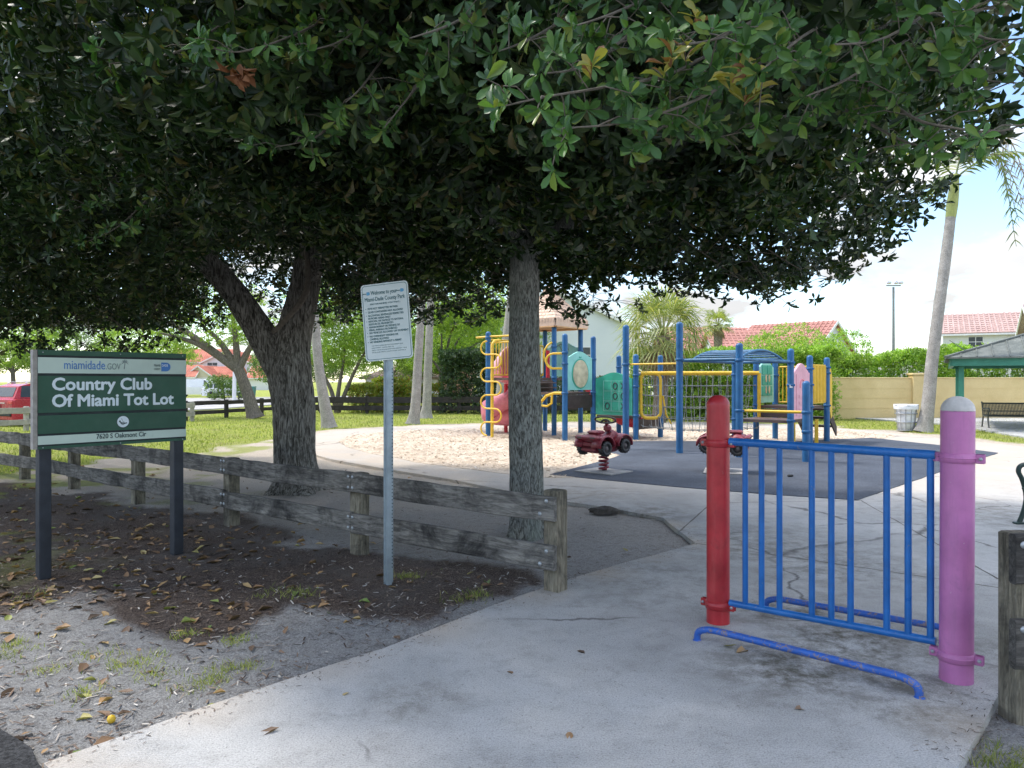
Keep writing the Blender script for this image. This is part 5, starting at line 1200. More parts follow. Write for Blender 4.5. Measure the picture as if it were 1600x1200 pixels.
# ---- rules sign on a punched channel post
b = G(607, 906); rs = thing('rules_sign', 'pale rules sign on a galvanised channel post beside the fence', 'sign', (b.x, b.y, -.05))
mb = MB(); zt = 2.42; prof = [(-.040, 0), (-.028, 0), (-.018, -.028), (.018, -.028), (.028, 0), (.040, 0), (.040, .004), (.025, .004), (.015, -.024), (-.015, -.024), (-.025, .004), (-.040, .004)]
ya = math.radians(-14); ch = MB(); n = len(prof); vs = [(b.x + x * math.cos(.5) - y * math.sin(.5), b.y + x * math.sin(.5) + y * math.cos(.5), z) for z in (-.06, zt - .03) for x, y in prof]
ch.add(vs, [tuple(range(n - 1, -1, -1)), tuple(range(n, 2 * n))] + [(i, (i + 1) % n, n + (i + 1) % n, n + i) for i in range(n)]); cp = ch.build('channel_post', M['galv'], rs)
mb = MB(); fx = b + Vector((.030 * math.cos(.5) + .002, .030 * math.sin(.5) - .004, 0)); nv = Vector((math.sin(.5) * .0, -1, 0))
for k in range(58): 
    z = .10 + k * .0285
    if z < 1.72: mb.lathe(fx + Zu * z, [(.0048, 0), (.0048, .0015)], 8, R=Matrix(((1, 0, 0), (0, 0, 1), (0, -1, 0))).transposed() if False else Matrix.Rotation(PI / 2, 3, 'X'))
mb.build('post_hole', M['sign_dark'], cp)
px0, py0 = 604, 502; ctr = PT(px0, py0, b.y - .045)
ax = Vector((math.cos(ya), math.sin(ya), 0)); roll = math.radians(4.6); axr = (ax * math.cos(roll) + Zu * math.sin(roll)).normalized(); ayr = (Zu * math.cos(roll * .35) - ax * math.sin(roll * .35)).normalized(); an = axr.cross(ayr).normalized(); ayr = an.cross(axr)
w2, h2 = .203, .308
def rrect(w, h, r): 
    out = []
    for cx, cy, t0 in ((w - r, h - r, 0), (-w + r, h - r, PI / 2), (-w + r, -h + r, PI), (w - r, -h + r, 1.5 * PI)): out += [(cx + r * math.cos(t0 + PI / 2 * k / 5), cy + r * math.sin(t0 + PI / 2 * k / 5)) for k in range(6)]
    return out
pm = MB().slab(rrect(w2, h2, .03), ctr - an * .003, axr, ayr, an, .003).build('plate', M['plate'], rs)
mb = MB(); o_ = rrect(w2 - .010, h2 - .010, .024); i_ = rrect(w2 - .0145, h2 - .0145, .021); n = len(o_)
tov = lambda p, t: ctr + axr * p[0] + ayr * p[1] + an * t
mb.add([tov(p, .0008) for p in o_] + [tov(p, .0008) for p in i_], [(k, (k + 1) % n, n + (k + 1) % n, n + k) for k in range(n)]); mb.build('border_line', M['ink_teal'], pm)
def rl(text, x, y, size, mat='ink_teal', align='LEFT', bold=.0006, width=None): lettering('lettering', text, ctr + axr * x + ayr * y + an * .0006, axr, ayr, size, M[mat], pm, align, bold, .0004, width=width)
rl('Welcome to your', -.118, .222, .046, width=.225); rl('Miami-Dade County Park', -.176, .172, .046, width=.345); rl('MAY WE REMIND YOU THAT...', -.13, .142, .016, width=.26)
for x in (-.166, .125): 
    MB().slab([(.012, 0), (.028, 0)] + [(.028 + .013 * math.sin(t), .013 - .013 * math.cos(t)) for t in [PI * k / 8 for k in range(9)]] + [(.012, .026)], ctr + axr * x + ayr * .222 + an * .0006, axr, ayr, an, .001).build('county_emblem', M['ink_sky'], pm)
    rl('MIAMI', x - .022, .231, .010, width=.03)
y = .105
for i, (s, w, d_) in enumerate([('PETS NOT PERMITTED IN PARK', .26, 1), ('GLASS CONTAINERS NOT ALLOWED', .30, 1), ('ALCOHOLIC BEVERAGES PERMITTED', .305, 1), ('IN PICNIC AREAS ONLY', .19, 0), ('REMOVAL OR DAMAGE TO NATURAL', .30, 1), ('RESOURCES PROHIBITED', .21, 0), ('ABANDONMENT OR FEEDING OF', .265, 1),
                                ('FERAL ANIMALS PROHIBITED', .24, 0), ('NO VEHICLES ALLOWED OFF PAVEMENT', .335, 1), ('NO OVERNIGHT PARKING OR', .245, 1), ('CAMPING ALLOWED', .165, 0), ('NO VENDING WITHOUT A PERMIT', .27, 1)]):
    rl(s, -.155, y, .0215, width=w)
    if d_: rl('•', -.174, y, .0215)
    y -= .0275 if d_ and i + 1 < 12 and i in (0, 1, 3, 5, 7, 8, 10) else .0232
for i, (s, w) in enumerate([('THIS PARK IS OPERATED FOR YOUR BENEFIT AND', .27), ('ENJOYMENT. PLEASE HELP US', .19), ('KEEP IT CLEAN. FOR INFORMATION CONTACT YOUR', .30), ('LOCAL PARK OFFICE. COUNTY CODE CHAPTER 26', .29)]): rl(s, -.145, y - .004 - .0175 * i, .0105, bold=0, width=w)
MB().lathe(tov((0, .294), 0), [(.006, 0), (.004, .003), (.001, .004)], 8, R=Matrix((axr, ayr, an)).transposed()).build('bolt', M['bolt'], pm)

# ---- timber fences
def fence(name, label, line, posts, zr, ph, pw, mats, nrm, bolts=(), bo=((-1, .005, 1), (1, .065, 1)), rt_=.045, gapz=0, group=None, dz=.012, rail_name='rail', over=.06):
    t = thing(name, label, 'fence', (posts[0].x, posts[0].y, -.05), group); d = (posts[-1] - posts[0]).normalized(); an_ = math.atan2(d.y, d.x)
    for i, p in enumerate(posts):
        h = ph[i] if isinstance(ph, (list, tuple)) else ph
        MB().box((p.x, p.y, h / 2 - .06), (pw, pw, h + .12), an_ + random.uniform(-.04, .04), bev=.008).build('post', M[mats[0]], t)
    for (z0, z1) in zr:
        for i in range(len(posts) - 1):
            a, c = posts[i], posts[i + 1]; a2 = a - d * (over if i == 0 else .0); c2 = c + d * (over if i == len(posts) - 2 else -.006)
            ja, jc = random.uniform(-dz, dz), random.uniform(-dz, dz)
            off = nrm * (pw / 2 + rt_ / 2 + .002)
            mb = MB(); K = 10; zc = (z0 + z1) / 2
            A0, A1 = a2 + off + Zu * (zc + ja), c2 + off + Zu * (zc + jc)
            K = 14; vs_ = []; hz_, ht_ = (z1 - z0) / 2, rt_ / 2; sd0 = random.random() * 50; warp_ = random.uniform(-.012, .012); tw_ = random.uniform(-.006, .006)
            for k_ in range(K + 1):                                  # a board with worn, uneven edges and a little bow
                f_ = k_ / K; c_ = A0.lerp(A1, f_) + Zu * warp_ * math.sin(PI * f_) + nrm * tw_ * math.sin(PI * f_)
                nz_ = [float(x) for x in (vnoise(np.array([[f_ * 9 + sd0, q_i * 7.0, i * 3.0] for q_i in range(4)])) - .5) * .016]
                ch_ = .009
                for (py_, pz_) in ((-ht_ + ch_, -hz_ + nz_[0]), (ht_ - ch_, -hz_ + nz_[0]), (ht_, -hz_ + ch_ + nz_[1]), (ht_, hz_ - ch_ + nz_[2]), (ht_ - ch_, hz_ + nz_[3]), (-ht_ + ch_, hz_ + nz_[3]), (-ht_, hz_ - ch_ + nz_[2]), (-ht_, -hz_ + ch_ + nz_[1])): vs_.append(c_ + nrm * py_ + Zu * pz_)
            fl_ = [(k_ * 8 + j_, k_ * 8 + (j_ + 1) % 8, (k_ + 1) * 8 + (j_ + 1) % 8, (k_ + 1) * 8 + j_) for k_ in range(K) for j_ in range(8)] + [tuple(range(7, -1, -1)), tuple(range(K * 8, K * 8 + 8))]
            if d.cross(nrm).z > 0: fl_ = fl_
            mb.add(vs_, fl_); r_ = mb.build(rail_name, M[mats[1]], t)
            bm0 = bmesh.new(); bm0.from_mesh(r_.data); bmesh.ops.recalc_face_normals(bm0, faces=bm0.faces[:]); bm0.to_mesh(r_.data); bm0.free()
            if i in bolts or (i + 1) in bolts:
                for e, pp in ((a, i), (c, i + 1)):
                    if pp in bolts:
                        for s, dx_, _ in (bo if pp == 0 else ((-1, 0, 1), (1, 0, 1))):
                            q = e + d * dx_ + off + nrm * (rt_ / 2) + Zu * (zc + s * (z1 - z0) * -.27)
                            if pp not in (0, len(posts) - 1): q = e + d * (.03 if pp == i else -.03) + off + nrm * (rt_ / 2) + Zu * (zc + s * (z1 - z0) * .27)
                            MB().lathe(q, [(.017, -.002), (.017, .003), (.011, .008), (.001, .010)], 12, R=Matrix((d, Zu, d.cross(Zu))).transposed() if d.cross(Zu).dot(nrm) > 0 else Matrix((-d, Zu, (-d).cross(Zu))).transposed()).build('bolt', M['bolt'], r_)
    return t
fa, fb = G(868, 921), G(38, 744)
fd = (fb - fa).normalized(); fn = Vector((fd.y, -fd.x, 0)); fn = fn if fn.y < 0 else -fn
def on_line(px): 
    k = (px - 800) / F; t = (k * fa.y - fa.x) / (fd.x - k * fd.y); return fa + fd * t
posts = [on_line(x) for x in (868, 562, 362, 216, 116, 39, -45, -140)]
ang = math.atan2(fd.y, fd.x)
W1 = [(.30, (.10, .095, .088)), (.5, (.225, .21, .19)), (.7, (.33, .31, .275))]
M['fence_rail'] = wood('fence_rail', ang, W1); M['fence_post'] = wood('fence_post', ang, [(.3, (.15, .135, .10)), (.5, (.25, .22, .165)), (.7, (.33, .30, .23))])
M['fence_post'].node_tree.nodes  # upright grain
for n_ in M['fence_post'].node_tree.nodes:
    if n_.type == 'MAPPING' and tuple(n_.inputs['Scale'].default_value) != (1, 1, 1): n_.inputs['Scale'].default_value = (1, 1, .14)
fence('timber_fence', 'weathered grey two rail timber fence in front of the shade trees', None, posts, [(.165, .355), (.545, .735)], [.765] + [.72] * 7, .135, ('fence_post', 'fence_rail'), fn, bolts=(0, 1, 2))
ra = Vector((2.462, 3.60, 0)); rd = Vector((.998, .05, 0)).normalized(); rn = Vector((rd.y, -rd.x, 0))
M['fence_rail2'] = wood('fence_rail2', math.atan2(rd.y, rd.x), [(.30, (.05, .045, .04)), (.5, (.12, .11, .10)), (.75, (.2, .185, .165))]); 
rposts = [ra + Vector((.02, .02, 0)), ra + rd * 2.2, ra + rd * 4.4]
fence('timber_fence', 'dark timber fence end with two bolted boards at the right edge', None, rposts, [(.245, .468), (.635, .868)], [.86] * 3, .14, ('fence_post', 'fence_rail2'), rn, bolts=(0,), bo=((-1.2, -.08, 1),), rt_=.05, over=.115)
# far rail fence: pale on the road side at left, black stained beyond
M['stain_dark'] = paint('stain_dark', (.028, .022, .02), .8, .35, 5, (.08, .07, .06), .4); M['stain_pale'] = paint('stain_pale', (.33, .31, .27), .85, .2, 5)
f0, f1 = G(-140, 681), G(300, 656.5)
fn2 = Vector((.88, -.46, 0))
n_ = 7; fence('rail_fence', 'pale two rail roadside fence in front of the red car', None, [f0.lerp(f1, k / (n_ - 1)) for k in range(n_)], [(.16, .34), (.52, .72)], .76, .13, ('stain_pale', 'stain_pale'), fn2)
g0, g1 = G(287, 656), G(374, 650); g2 = g0 + (g1 - g0).normalized() * 10
n_ = 5; fence('rail_fence', 'dark stained two rail fence left of the forked trunk', None, [g0.lerp(g2, k / (n_ - 1)) + Vector((.05, .05, 0)) for k in range(n_)], [(.18, .34), (.56, .74)], .78, .14, ('stain_dark', 'stain_dark'), fn2)
h0, h1 = PT(430, 600, 37.2), PT(1010, 600, 36.6); h0.z = h1.z = 0; n_ = 9
fence('rail_fence', 'black stained rail fence under the dark hedges at the back of the lawn', None, [h0.lerp(h1, k / (n_ - 1)) for k in range(n_)], [(.12, .36), (.5, .80)], .84, .15, ('stain_dark', 'stain_dark'), Vector((0, -1, 0)))

# ---- bollards, gate and floor bars
def bollard(label, base_, lean, top, r, mat, capmat, zc, earAng, cap_lip):
    t = thing('bollard', label, 'bollard', (base_.x, base_.y, 0)); mb = MB(); R = Matrix.Rotation(lean, 3, 'Y')
    c = Vector((base_.x, base_.y, 0)); mb.lathe(c, [(r * 1.0, -.05), (r, .0), (r, top - r * .95)], 40, R=R); mb.build('pipe', M[mat], t)
    prof = [(r * cap_lip, top - r * 1.0), (r * cap_lip, top - r * .9)] + [(r * cap_lip * math.cos(a), top - r * .9 + r * .9 * math.sin(a)) for a in [PI / 2 * k / 9 for k in range(1, 10)]]
    mb = MB(); mb.lathe(c, prof, 40, R=R); mb.build('dome_cap', M[capmat], t)
    for z in zc:
        mb = MB(); cc = c + R @ Vector((0, 0, z)); mb.lathe(cc - Zu * .025, [(r + .001, 0), (r + .007, .001), (r + .007, .049), (r + .001, .05)], 40, R=R)
        mb.lathe(cc - Zu * .002, [(r + .007, 0), (r + .011, .001), (r + .011, .007), (r + .007, .008)], 40, R=R)
        e = Vector((math.cos(earAng), math.sin(earAng), 0))
        for s in (-1, 1):
            for k in (-1, 1): mb.box(cc + e * s * (r + .022) + Vector((e.y, -e.x, 0)) * .012 * k, (.048, .007, .05), earAng, bev=.003)
        cl = mb.build('clamp', M[mat], t)
        for s in (-1, 1): MB().lathe(cc + e * s * (r + .028) + Vector((e.y, -e.x, 0)) * .018 , [(.011, -.03), (.011, .0), (.009, .006), (.002, .007)], 6, R=Matrix((e, Zu, Vector((e.y, -e.x, 0)))).transposed()).build('bolt', M['bolt'], cl)
    return t
rb = G(1122, 972); pk = G(1494, 1062)
zz_ = lambda py, Y: EYE - (py - HZ) / F * Y
ga = math.atan2(pk.y - rb.y, pk.x - rb.x)
bollard('red steel bollard with red dome cap at the left of the blue gate', rb, 0.0, zz_(617, rb.y), .0745, 'red_paint', 'red_paint', (zz_(692, rb.y), zz_(944, rb.y)), ga, 1.015)
bollard('pink steel bollard with bare grey dome cap at the right of the blue gate', pk, .006, zz_(619, pk.y), .0815, 'pink_paint', 'bare_cap', (zz_(715, pk.y), zz_(1024, pk.y)), ga, 1.0)
gd = (pk - rb).normalized(); q0 = rb + gd * .085; q1 = pk - gd * .098
gate = thing('gate', 'bright blue barred gate hung between red and pink bollards', 'gate', ((q0 + q1).x / 2, (q0 + q1).y / 2, 0))
z1a, z1b, z0a, z0b = zz_(690, q0.y), zz_(711, q1.y), zz_(942, q0.y), zz_(1002, q1.y)
mb = MB().tube([q0 + Zu * z1a, q1 + Zu * z1b], .026, 14); mb.build('top_rail', M['gate_blue'], gate)
mb = MB().tube([q0 + Zu * z0a, q1 + Zu * z0b], .022, 14); mb.build('bottom_rail', M['gate_blue'], gate)
for x in (1164.5, 1190, 1218, 1268.5, 1299, 1329, 1385.5, 1419, 1454):
    k = (x - 800) / F; t = (k * q0.y - q0.x) / (gd.x - k * gd.y); p = q0 + gd * t; f_ = t / (q1 - q0).length
    MB().tube([p + Zu * (z0a + (z0b - z0a) * f_), p + Zu * (z1a + (z1b - z1a) * f_)], .0185, 12).build('bar', M['gate_blue'], gate)
def floor_bar(label, a, b_, h, r=.021):
    d = (b_ - a).normalized(); t = thing('floor_bar', label, 'floor bar', (a.x, a.y, 0), 'bent blue tubes bolted down either side of the gate')
    pts = [a - Zu * .04, a + d * .005 + Zu * h * .45, a + d * .035 + Zu * h * .8, a + d * .10 + Zu * h * .98, a + d * .2 + Zu * h]; pts2 = [b_ - (p - a).dot(d) * d + Zu * (p.z) for p in pts[::-1]]
    P, R = smooth_path(pts + [a.lerp(b_, .5) + Zu * h] + pts2, [r] * 11, 5); MB().tube([tuple(p) for p in P], r, 12).build('bent_tube', M['worn_blue'], t)
    for e in (a, b_): MB().lathe((e.x, e.y, .0), [(r + .006, 0), (r + .005, .003), (r, .006)], 14).build('weld_patch', M['worn_blue'], t)
floor_bar('scuffed blue floor bar in front of the gate', G(1089, 1000), G(1437, 1090), .085)
floor_bar('scuffed blue floor bar behind the gate', G(1196, 951), G(1506, 1008), .085)
# ------------------------------------------------------------------ metal benches (front towards -Y in their own frame, width along X)
def bench(label, loc, rz, mat, w=1.85):
    t = thing('metal_bench', label, 'bench', (0, 0, 0), 'metal park benches'); hw = w / 2
    for s in (-1, 1):
        x = s * hw; mb = MB()
        back = [(.34, 0), (.30, .14), (.255, .30), (.24, .42), (.275, .60), (.33, .80), (.37, .87)]; front = [(-.30, 0), (-.25, .12), (-.215, .26), (-.225, .38), (-.26, .50), (-.30, .585), (-.28, .645), (-.21, .665), (-.05, .655), (.12, .645), (.285, .65)]
        for pth in (back, front):
            P, R = smooth_path([(x, y, z) for y, z in pth], [.026] * len(pth), 5); mb.tube([tuple(p) for p in P], .026, 8)
        mb.tube([(x, -.215, .40), (x, .0, .385), (x, .245, .40)], .024, 8); mb.box((x, -.30, .012), (.07, .10, .024), bev=.006); mb.box((x, .34, .012), (.07, .10, .024), bev=.006)
        mb.build('end_frame', M[mat], t)
    mb = MB(); path = [(-.245, .40), (-.225, .43), (-.18, .44), (-.02, .425), (.14, .415), (.215, .44), (.25, .52), (.29, .66), (.335, .80)]
    P, R = smooth_path([(0, y, z) for y, z in path], [1] * len(path), 4); n = 34
    sm, bm_ = MB(), MB(); cut = int(len(P) * .62)
    for k in range(n):
        x = -hw + .05 + (w - .1) * k / (n - 1)
        for m_, seg in ((sm, P[:cut + 1]), (bm_, P[cut:])):
            for a, b_ in zip(seg[:-1], seg[1:]): m_.beam((x, a[1], a[2]), (x, b_[1], b_[2]), .030, .007, up=(0, -(b_[2] - a[2]), (b_[1] - a[1])) if abs(b_[2] - a[2]) + abs(b_[1] - a[1]) > 0 else (0, 0, 1))
    for y, z in ((-.245, .40), (-.02, .405), (.215, .42)): sm.tube([(-hw, y, z), (hw, y, z)], .021, 8)
    bm_.tube([(-hw, .345, .825), (hw, .345, .825)], .026, 8); bm_.tube([(-hw, .275, .56), (hw, .275, .56)], .018, 8)
    sm.build('seat', M[mat], t); bm_.build('backrest', M[mat], t)
    t.location = loc; t.rotation_euler = (0, 0, rz); return t
c = G(1578, 669); bench('bronze slatted bench under the green shelter', (c.x + .15, c.y + .15, .0), math.radians(-14), 'bench_bronze', 1.55)
c = G(1584, 817); bench('dark green curl armed bench cut by the right edge', (c.x + .33, c.y - .98, 0), -PI / 2 + .02, 'bench_metal', 1.85)

# ---- wire trash can with white liner
c = G(1416, 672); c.z = -.02; tc = thing('trash_can', 'wire trash can with white bag beside the leaning palm', 'trash can', c)
mb = MB(); 
for z, r in ((0.02, .27), (.28, .30), (.56, .325), (.82, .35)): mb.lathe(c + Zu * z, [(r, -.012), (r + .012, -.012), (r + .012, .012), (r, .012)], 24)
for k in range(12):
    a = 2 * PI * k / 12; mb.beam(c + Vector((.27 * math.cos(a), .27 * math.sin(a), 0)), c + Vector((.355 * math.cos(a), .355 * math.sin(a), .83)), .022, .008, up=(math.cos(a), math.sin(a), 0))
mb.build('basket', M['bin_wire'], tc)
mb = MB(); vs = []; n = 30; pr = [(.05, .03), (.24, .03), (.26, .25), (.285, .5), (.32, .78), (.358, .86), (.368, .80), (.362, .70)]
for r, z in pr:
    for k in range(n):
        a = 2 * PI * k / n; w = 1 + .025 * math.sin(5 * a + z * 9) + .02 * math.sin(11 * a); vs.append(c + Vector((r * w * math.cos(a), r * w * math.sin(a), z)))
mb.add(vs, [(i * n + k, i * n + (k + 1) % n, (i + 1) * n + (k + 1) % n, (i + 1) * n + k) for i in range(len(pr) - 1) for k in range(n)], 0, True); mb.build('bag_liner', M['bag'], tc)

# ---- picnic shelter
sh = thing('picnic_shelter', 'green picnic shelter with grey hip roof at the right edge', 'shelter', (18.8, 25.3, 0))
ctr = Vector((18.8, 25.3, 0)); hs = 3.5; rot = math.radians(-30)
def rp_(x, y, z=0): return ctr + Vector((x * math.cos(rot) - y * math.sin(rot), x * math.sin(rot) + y * math.cos(rot), z))
ez = 2.36; apex = rp_(0, 0, 3.55); cs = [rp_(-hs, -hs, ez), rp_(hs, -hs, ez), rp_(hs, hs, ez), rp_(-hs, hs, ez)]
mb = MB()
for i in range(4):
    a, b_ = cs[i], cs[(i + 1) % 4]; mb.add([a, b_, apex, a - Zu * .05, b_ - Zu * .05, apex - Zu * .05], [(0, 1, 2), (5, 4, 3), (3, 4, 1, 0)])
    for k in range(1, 16):
        p = a.lerp(b_, k / 16); t_ = 1 - abs(k / 8 - 1); q = p.lerp(((a + b_) / 2).lerp(apex, 1) , 0) ; mid_ = (a + b_) / 2; q = p + (apex - mid_) * t_
        mb.beam(p + Zu * .012, q + Zu * .012, .03, .03)
for i in range(4): mb.beam(cs[i] + Zu * .02, apex + Zu * .02, .12, .05)
mb.build('roof', M['shelter_roof'], sh)
mb = MB(); bs = [p.lerp(apex, .055) for p in cs]
for i in range(4): a, b_ = bs[i].copy(), bs[(i + 1) % 4].copy(); a.z = b_.z = ez - .16; mb.beam(a, b_, .12, .24)
mb.build('fascia_beam', M['shelter_green'], sh)
for i in range(4): 
    p = cs[i].lerp(apex, .13); MB().box((p.x, p.y, (ez - .28) / 2), (.15, .15, ez - .28), rot, bev=.01).build('post', M['shelter_green'], sh)
mb = MB()
mb.tube([cs[0].lerp(apex, .16) + Zu * .05, cs[0].lerp(apex, .12) + Zu * .42 + Vector((-.35, 0, 0))], .012, 5); mb.build('roof_rod', M['pole_grey'], sh)
sl_ = [G(1470, 662), G(1522, 669.5), G(1600, 683), G(1690, 697), Vector((24, 19.5, 0)), Vector((24, 33, 0)), Vector((14.5, 33, 0))]
sheet('shelter_slab', [p.to_2d() for p in sl_], -.12, .008, M['concrete'], 'concrete slab under the picnic shelter')

# ---- yellow garden wall with a pilaster
wl = thing('garden_wall', 'mustard yellow rendered wall with capped pier along the lawn', 'wall', (22, 32, 0))
w0, w1 = Vector((7.0, 31.9, 0)), Vector((40, 32.6, 0)); wd_ = (w1 - w0).normalized(); wn = Vector((wd_.y, -wd_.x, 0)); wh = 1.69
MB().beam(w0 + Zu * (wh / 2 - .1), w1 + Zu * (wh / 2 - .1), .2, wh + .2).build('wall_panel', M['wall_yellow'], wl)
MB().beam(w0 + Zu * (wh + .03), w1 + Zu * (wh + .03), .26, .055, bev=.01).build('coping', M['wall_yellow'], wl)
MB().beam(w0 + wn * .108 + Zu * .42, w1 + wn * .108 + Zu * .42, .012, .02).beam(w0 + wn * .105 + Zu * .85, w1 + wn * .105 + Zu * .85, .008, .012).beam(w0 + wn * .105 + Zu * 1.27, w1 + wn * .105 + Zu * 1.27, .008, .012).build('band_course', M['wall_yellow'], wl)
for px in (1432, 1792): 
    k = (px - 800) / F; p = w0 + wd_ * ((k * w0.y - w0.x) / (wd_.x - k * wd_.y)); mb = MB(); mb.box(p + Zu * (wh / 2 + .03) , (.52, .42, wh + .22), math.atan2(wd_.y, wd_.x), bev=.01); pr2 = mb.build('pier', M['wall_yellow'], wl)
    MB().box(p + Zu * (wh + .20), (.64, .54, .09), math.atan2(wd_.y, wd_.x), bev=.02).build('cap', M['wall_yellow'], pr2)

# ---- floodlight pole
b = PT(1396, 600, 72); b.z = -.1; lp = thing('light_pole', 'tall slim grey floodlight pole against the clouds', 'light pole', b)
zt = PT(1396, 447, 72).z; MB().lathe((b.x, b.y, -.1), [(.17, 0), (.15, 3), (.10, zt)], 14).build('pole', M['pole_grey'], lp)
MB().box((b.x, b.y, zt + .05), (1.4, .12, .1)).build('crossarm', M['pole_grey'], lp)
for s in (-.55, .15, .6): 
    mb = MB(); mb.box((b.x + s, b.y - .2, zt + .32), (.42, .4, .28), R=Matrix.Rotation(.5, 3, 'X'), bev=.08); mb.build('floodlight', M['chrome'], lp)

# ---- houses
def house(name, label, parts, loc): return thing(name, label, 'house', loc, 'houses round the park')
def gable_block(t, c, sx, sy, z0, ze, zr, wall, roof, axis='X', rz=0, over=.5, tilerows=True, wins=(), hip=False, barge=True):
    """rectangular block with a pitched roof; ridge along axis"""
    c = Vector(c); Rm = Matrix.Rotation(rz, 3, 'Z'); w = lambda x, y, z: c + Rm @ Vector((x, y, 0)) + Zu * z
    mb = MB(); hx_, hy_ = sx / 2, sy / 2
    mb.prism([(w(x, y, 0).x, w(x, y, 0).y) for x, y in ((-hx_, -hy_), (hx_, -hy_), (hx_, hy_), (-hx_, hy_))], z0, ze)
    if not hip:
        if axis == 'X':
            for s in (-1, 1): mb.add([w(s * hx_, -hy_, ze), w(s * hx_, hy_, ze), w(s * hx_, 0, zr - .1), w(s * (hx_ - .2), -hy_, ze), w(s * (hx_ - .2), hy_, ze), w(s * (hx_ - .2), 0, zr - .1)], [(0, 1, 2), (5, 4, 3), (0, 2, 5, 3), (1, 4, 5, 2)])
        else:
            for s in (-1, 1): mb.add([w(-hx_, s * hy_, ze), w(hx_, s * hy_, ze), w(0, s * hy_, zr - .1), w(-hx_, s * (hy_ - .2), ze), w(hx_, s * (hy_ - .2), ze), w(0, s * (hy_ - .2), zr - .1)], [(0, 1, 2), (5, 4, 3), (0, 2, 5, 3), (1, 4, 5, 2)])
    wl_ = mb.build('wall', M[wall], t)
    ox, oy = hx_ + over, hy_ + over; dzo = (zr - ze) / (hy_ if axis == 'X' else hx_) * over
    faces = []
    if hip:
        r = max(0, (hx_ - hy_)) if axis == 'X' else 0; rl_ = [w(-r, 0, zr), w(r, 0, zr)]
        e = [w(-ox, -oy, ze - .05), w(ox, -oy, ze - .05), w(ox, oy, ze - .05), w(-ox, oy, ze - .05)]
        faces = [(e[0], e[1], rl_[1], rl_[0]), (e[1], e[2], rl_[1], rl_[1]), (e[2], e[3], rl_[0], rl_[1]), (e[3], e[0], rl_[0], rl_[0])]
    elif axis == 'X': faces = [(w(-ox, s * oy, ze - dzo), w(ox, s * oy, ze - dzo), w(ox, 0, zr), w(-ox, 0, zr)) for s in (-1, 1)]
    else: faces = [(w(s * ox, -oy, ze - dzo), w(s * ox, oy, ze - dzo), w(0, oy, zr), w(0, -oy, zr)) for s in (-1, 1)]
    mb = MB()
    for a, b_, c2, d2 in faces:
        nrm = (b_ - a).cross(d2 - a).normalized(); nrm = nrm if nrm.z > 0 else -nrm
        mb.add([a, b_, c2, d2, a - Zu * .18, b_ - Zu * .18, c2 - Zu * .18, d2 - Zu * .18], [(0, 1, 2, 3), (7, 6, 5, 4), (0, 4, 5, 1), (1, 5, 6, 2), (2, 6, 7, 3), (3, 7, 4, 0)])
        if tilerows:
            L = (b_ - a).length; n = int(L / .42)
            for k in range(1, n):
                f_ = k / n; p, q = a.lerp(b_, f_), d2.lerp(c2, f_)
                if (q - p).length > .5: mb.beam(p + nrm * .02, q + nrm * .02, .15, .045, up=nrm)
            H_ = (d2 - a).length; m = int(H_ / .5)
            for k in range(m):
                f_ = k / m; p, q = a.lerp(d2, f_), b_.lerp(c2, f_)
                if (q - p).length > .5: mb.beam(p + nrm * .03, q + nrm * .03, .04, .035, up=nrm)
    rf = mb.build('roof', M[roof], t)
    if barge and not hip:
        mb = MB()
        for a, b_, c2, d2 in faces:
            for p, q in ((a, d2), (b_, c2)): mb.beam(p - Zu * .14, q - Zu * .14, .1, .22)
            mb.beam(a - Zu * .14, b_ - Zu * .14, .1, .16)
        mb.build('bargeboard', M['white_trim'], rf)
    for (x, z, ww, hh) in wins:
        y = -hy_ - .03; fr = MB().box(w(x, y, z), (ww + .16, .08, hh + .16), rz).build('window', M['white_trim'], t); mb = MB()
        mb.box(w(x, y - .045, z), (ww, .03, hh), rz); mb.build('pane', M['glass'], fr)
        mb = MB(); mb.box(w(x, y - .065, z), (.05, .03, hh), rz); mb.box(w(x, y - .065, z), (ww, .03, .05), rz); mb.build('glazing_bar', M['white_trim'], fr)
# far left: white two storey house with a garage wing
Y = 150; c = PT(345, 600, Y + 5); h1_ = house('house', 'white two storey house with orange tiled roof beyond the road', 0, (c.x, Y + 5, -.1))
X_ = lambda px, Y: (px - 800) / F * Y
gable_block(h1_, (X_(318, Y + 4), Y + 6, 0), 12, 11, -.1, 5.7, 8.3, 'stucco_white', 'tile_red', 'X', .15, .6, wins=((-4.6, 4.6, 1.4, 1.3),))
gable_block(h1_, (X_(362, Y), Y + 2, 0), 9.5, 9, -.1, 5.4, 7.6, 'stucco_blue', 'tile_red', 'Y', -.05, .5, wins=((-2.7, 4.6, 2.0, 1.2), (2.6, 4.5, 1.5, 1.2)))
gable_block(h1_, (X_(322, Y - 8), Y - 8, 0), 5.4, 7, -.1, 2.5, 4.45, 'stucco_cream', 'tile_red', 'Y', 0, .35)
gable_block(h1_, (X_(346, Y - 7), Y - 5, 0), 6.6, 6, -.1, 2.6, 4.4, 'stucco_white', 'tile_red', 'X', 0, .3, barge=False)
MB().box((X_(320, Y - 12), Y - 11.6, 1.1), (4.4, .1, 2.2)).build('garage_door', M['white_trim'], h1_)
c = PT(286, 600, 140); h1b = house('house', 'low orange roofed wing beside the green park sign edge', 0, (c.x, 140, -.1)); gable_block(h1b, (c.x - 3, 140, 0), 12, 8, -.1, 2.6, 4.6, 'stucco_white', 'tile_red', 'X', .1, .5)
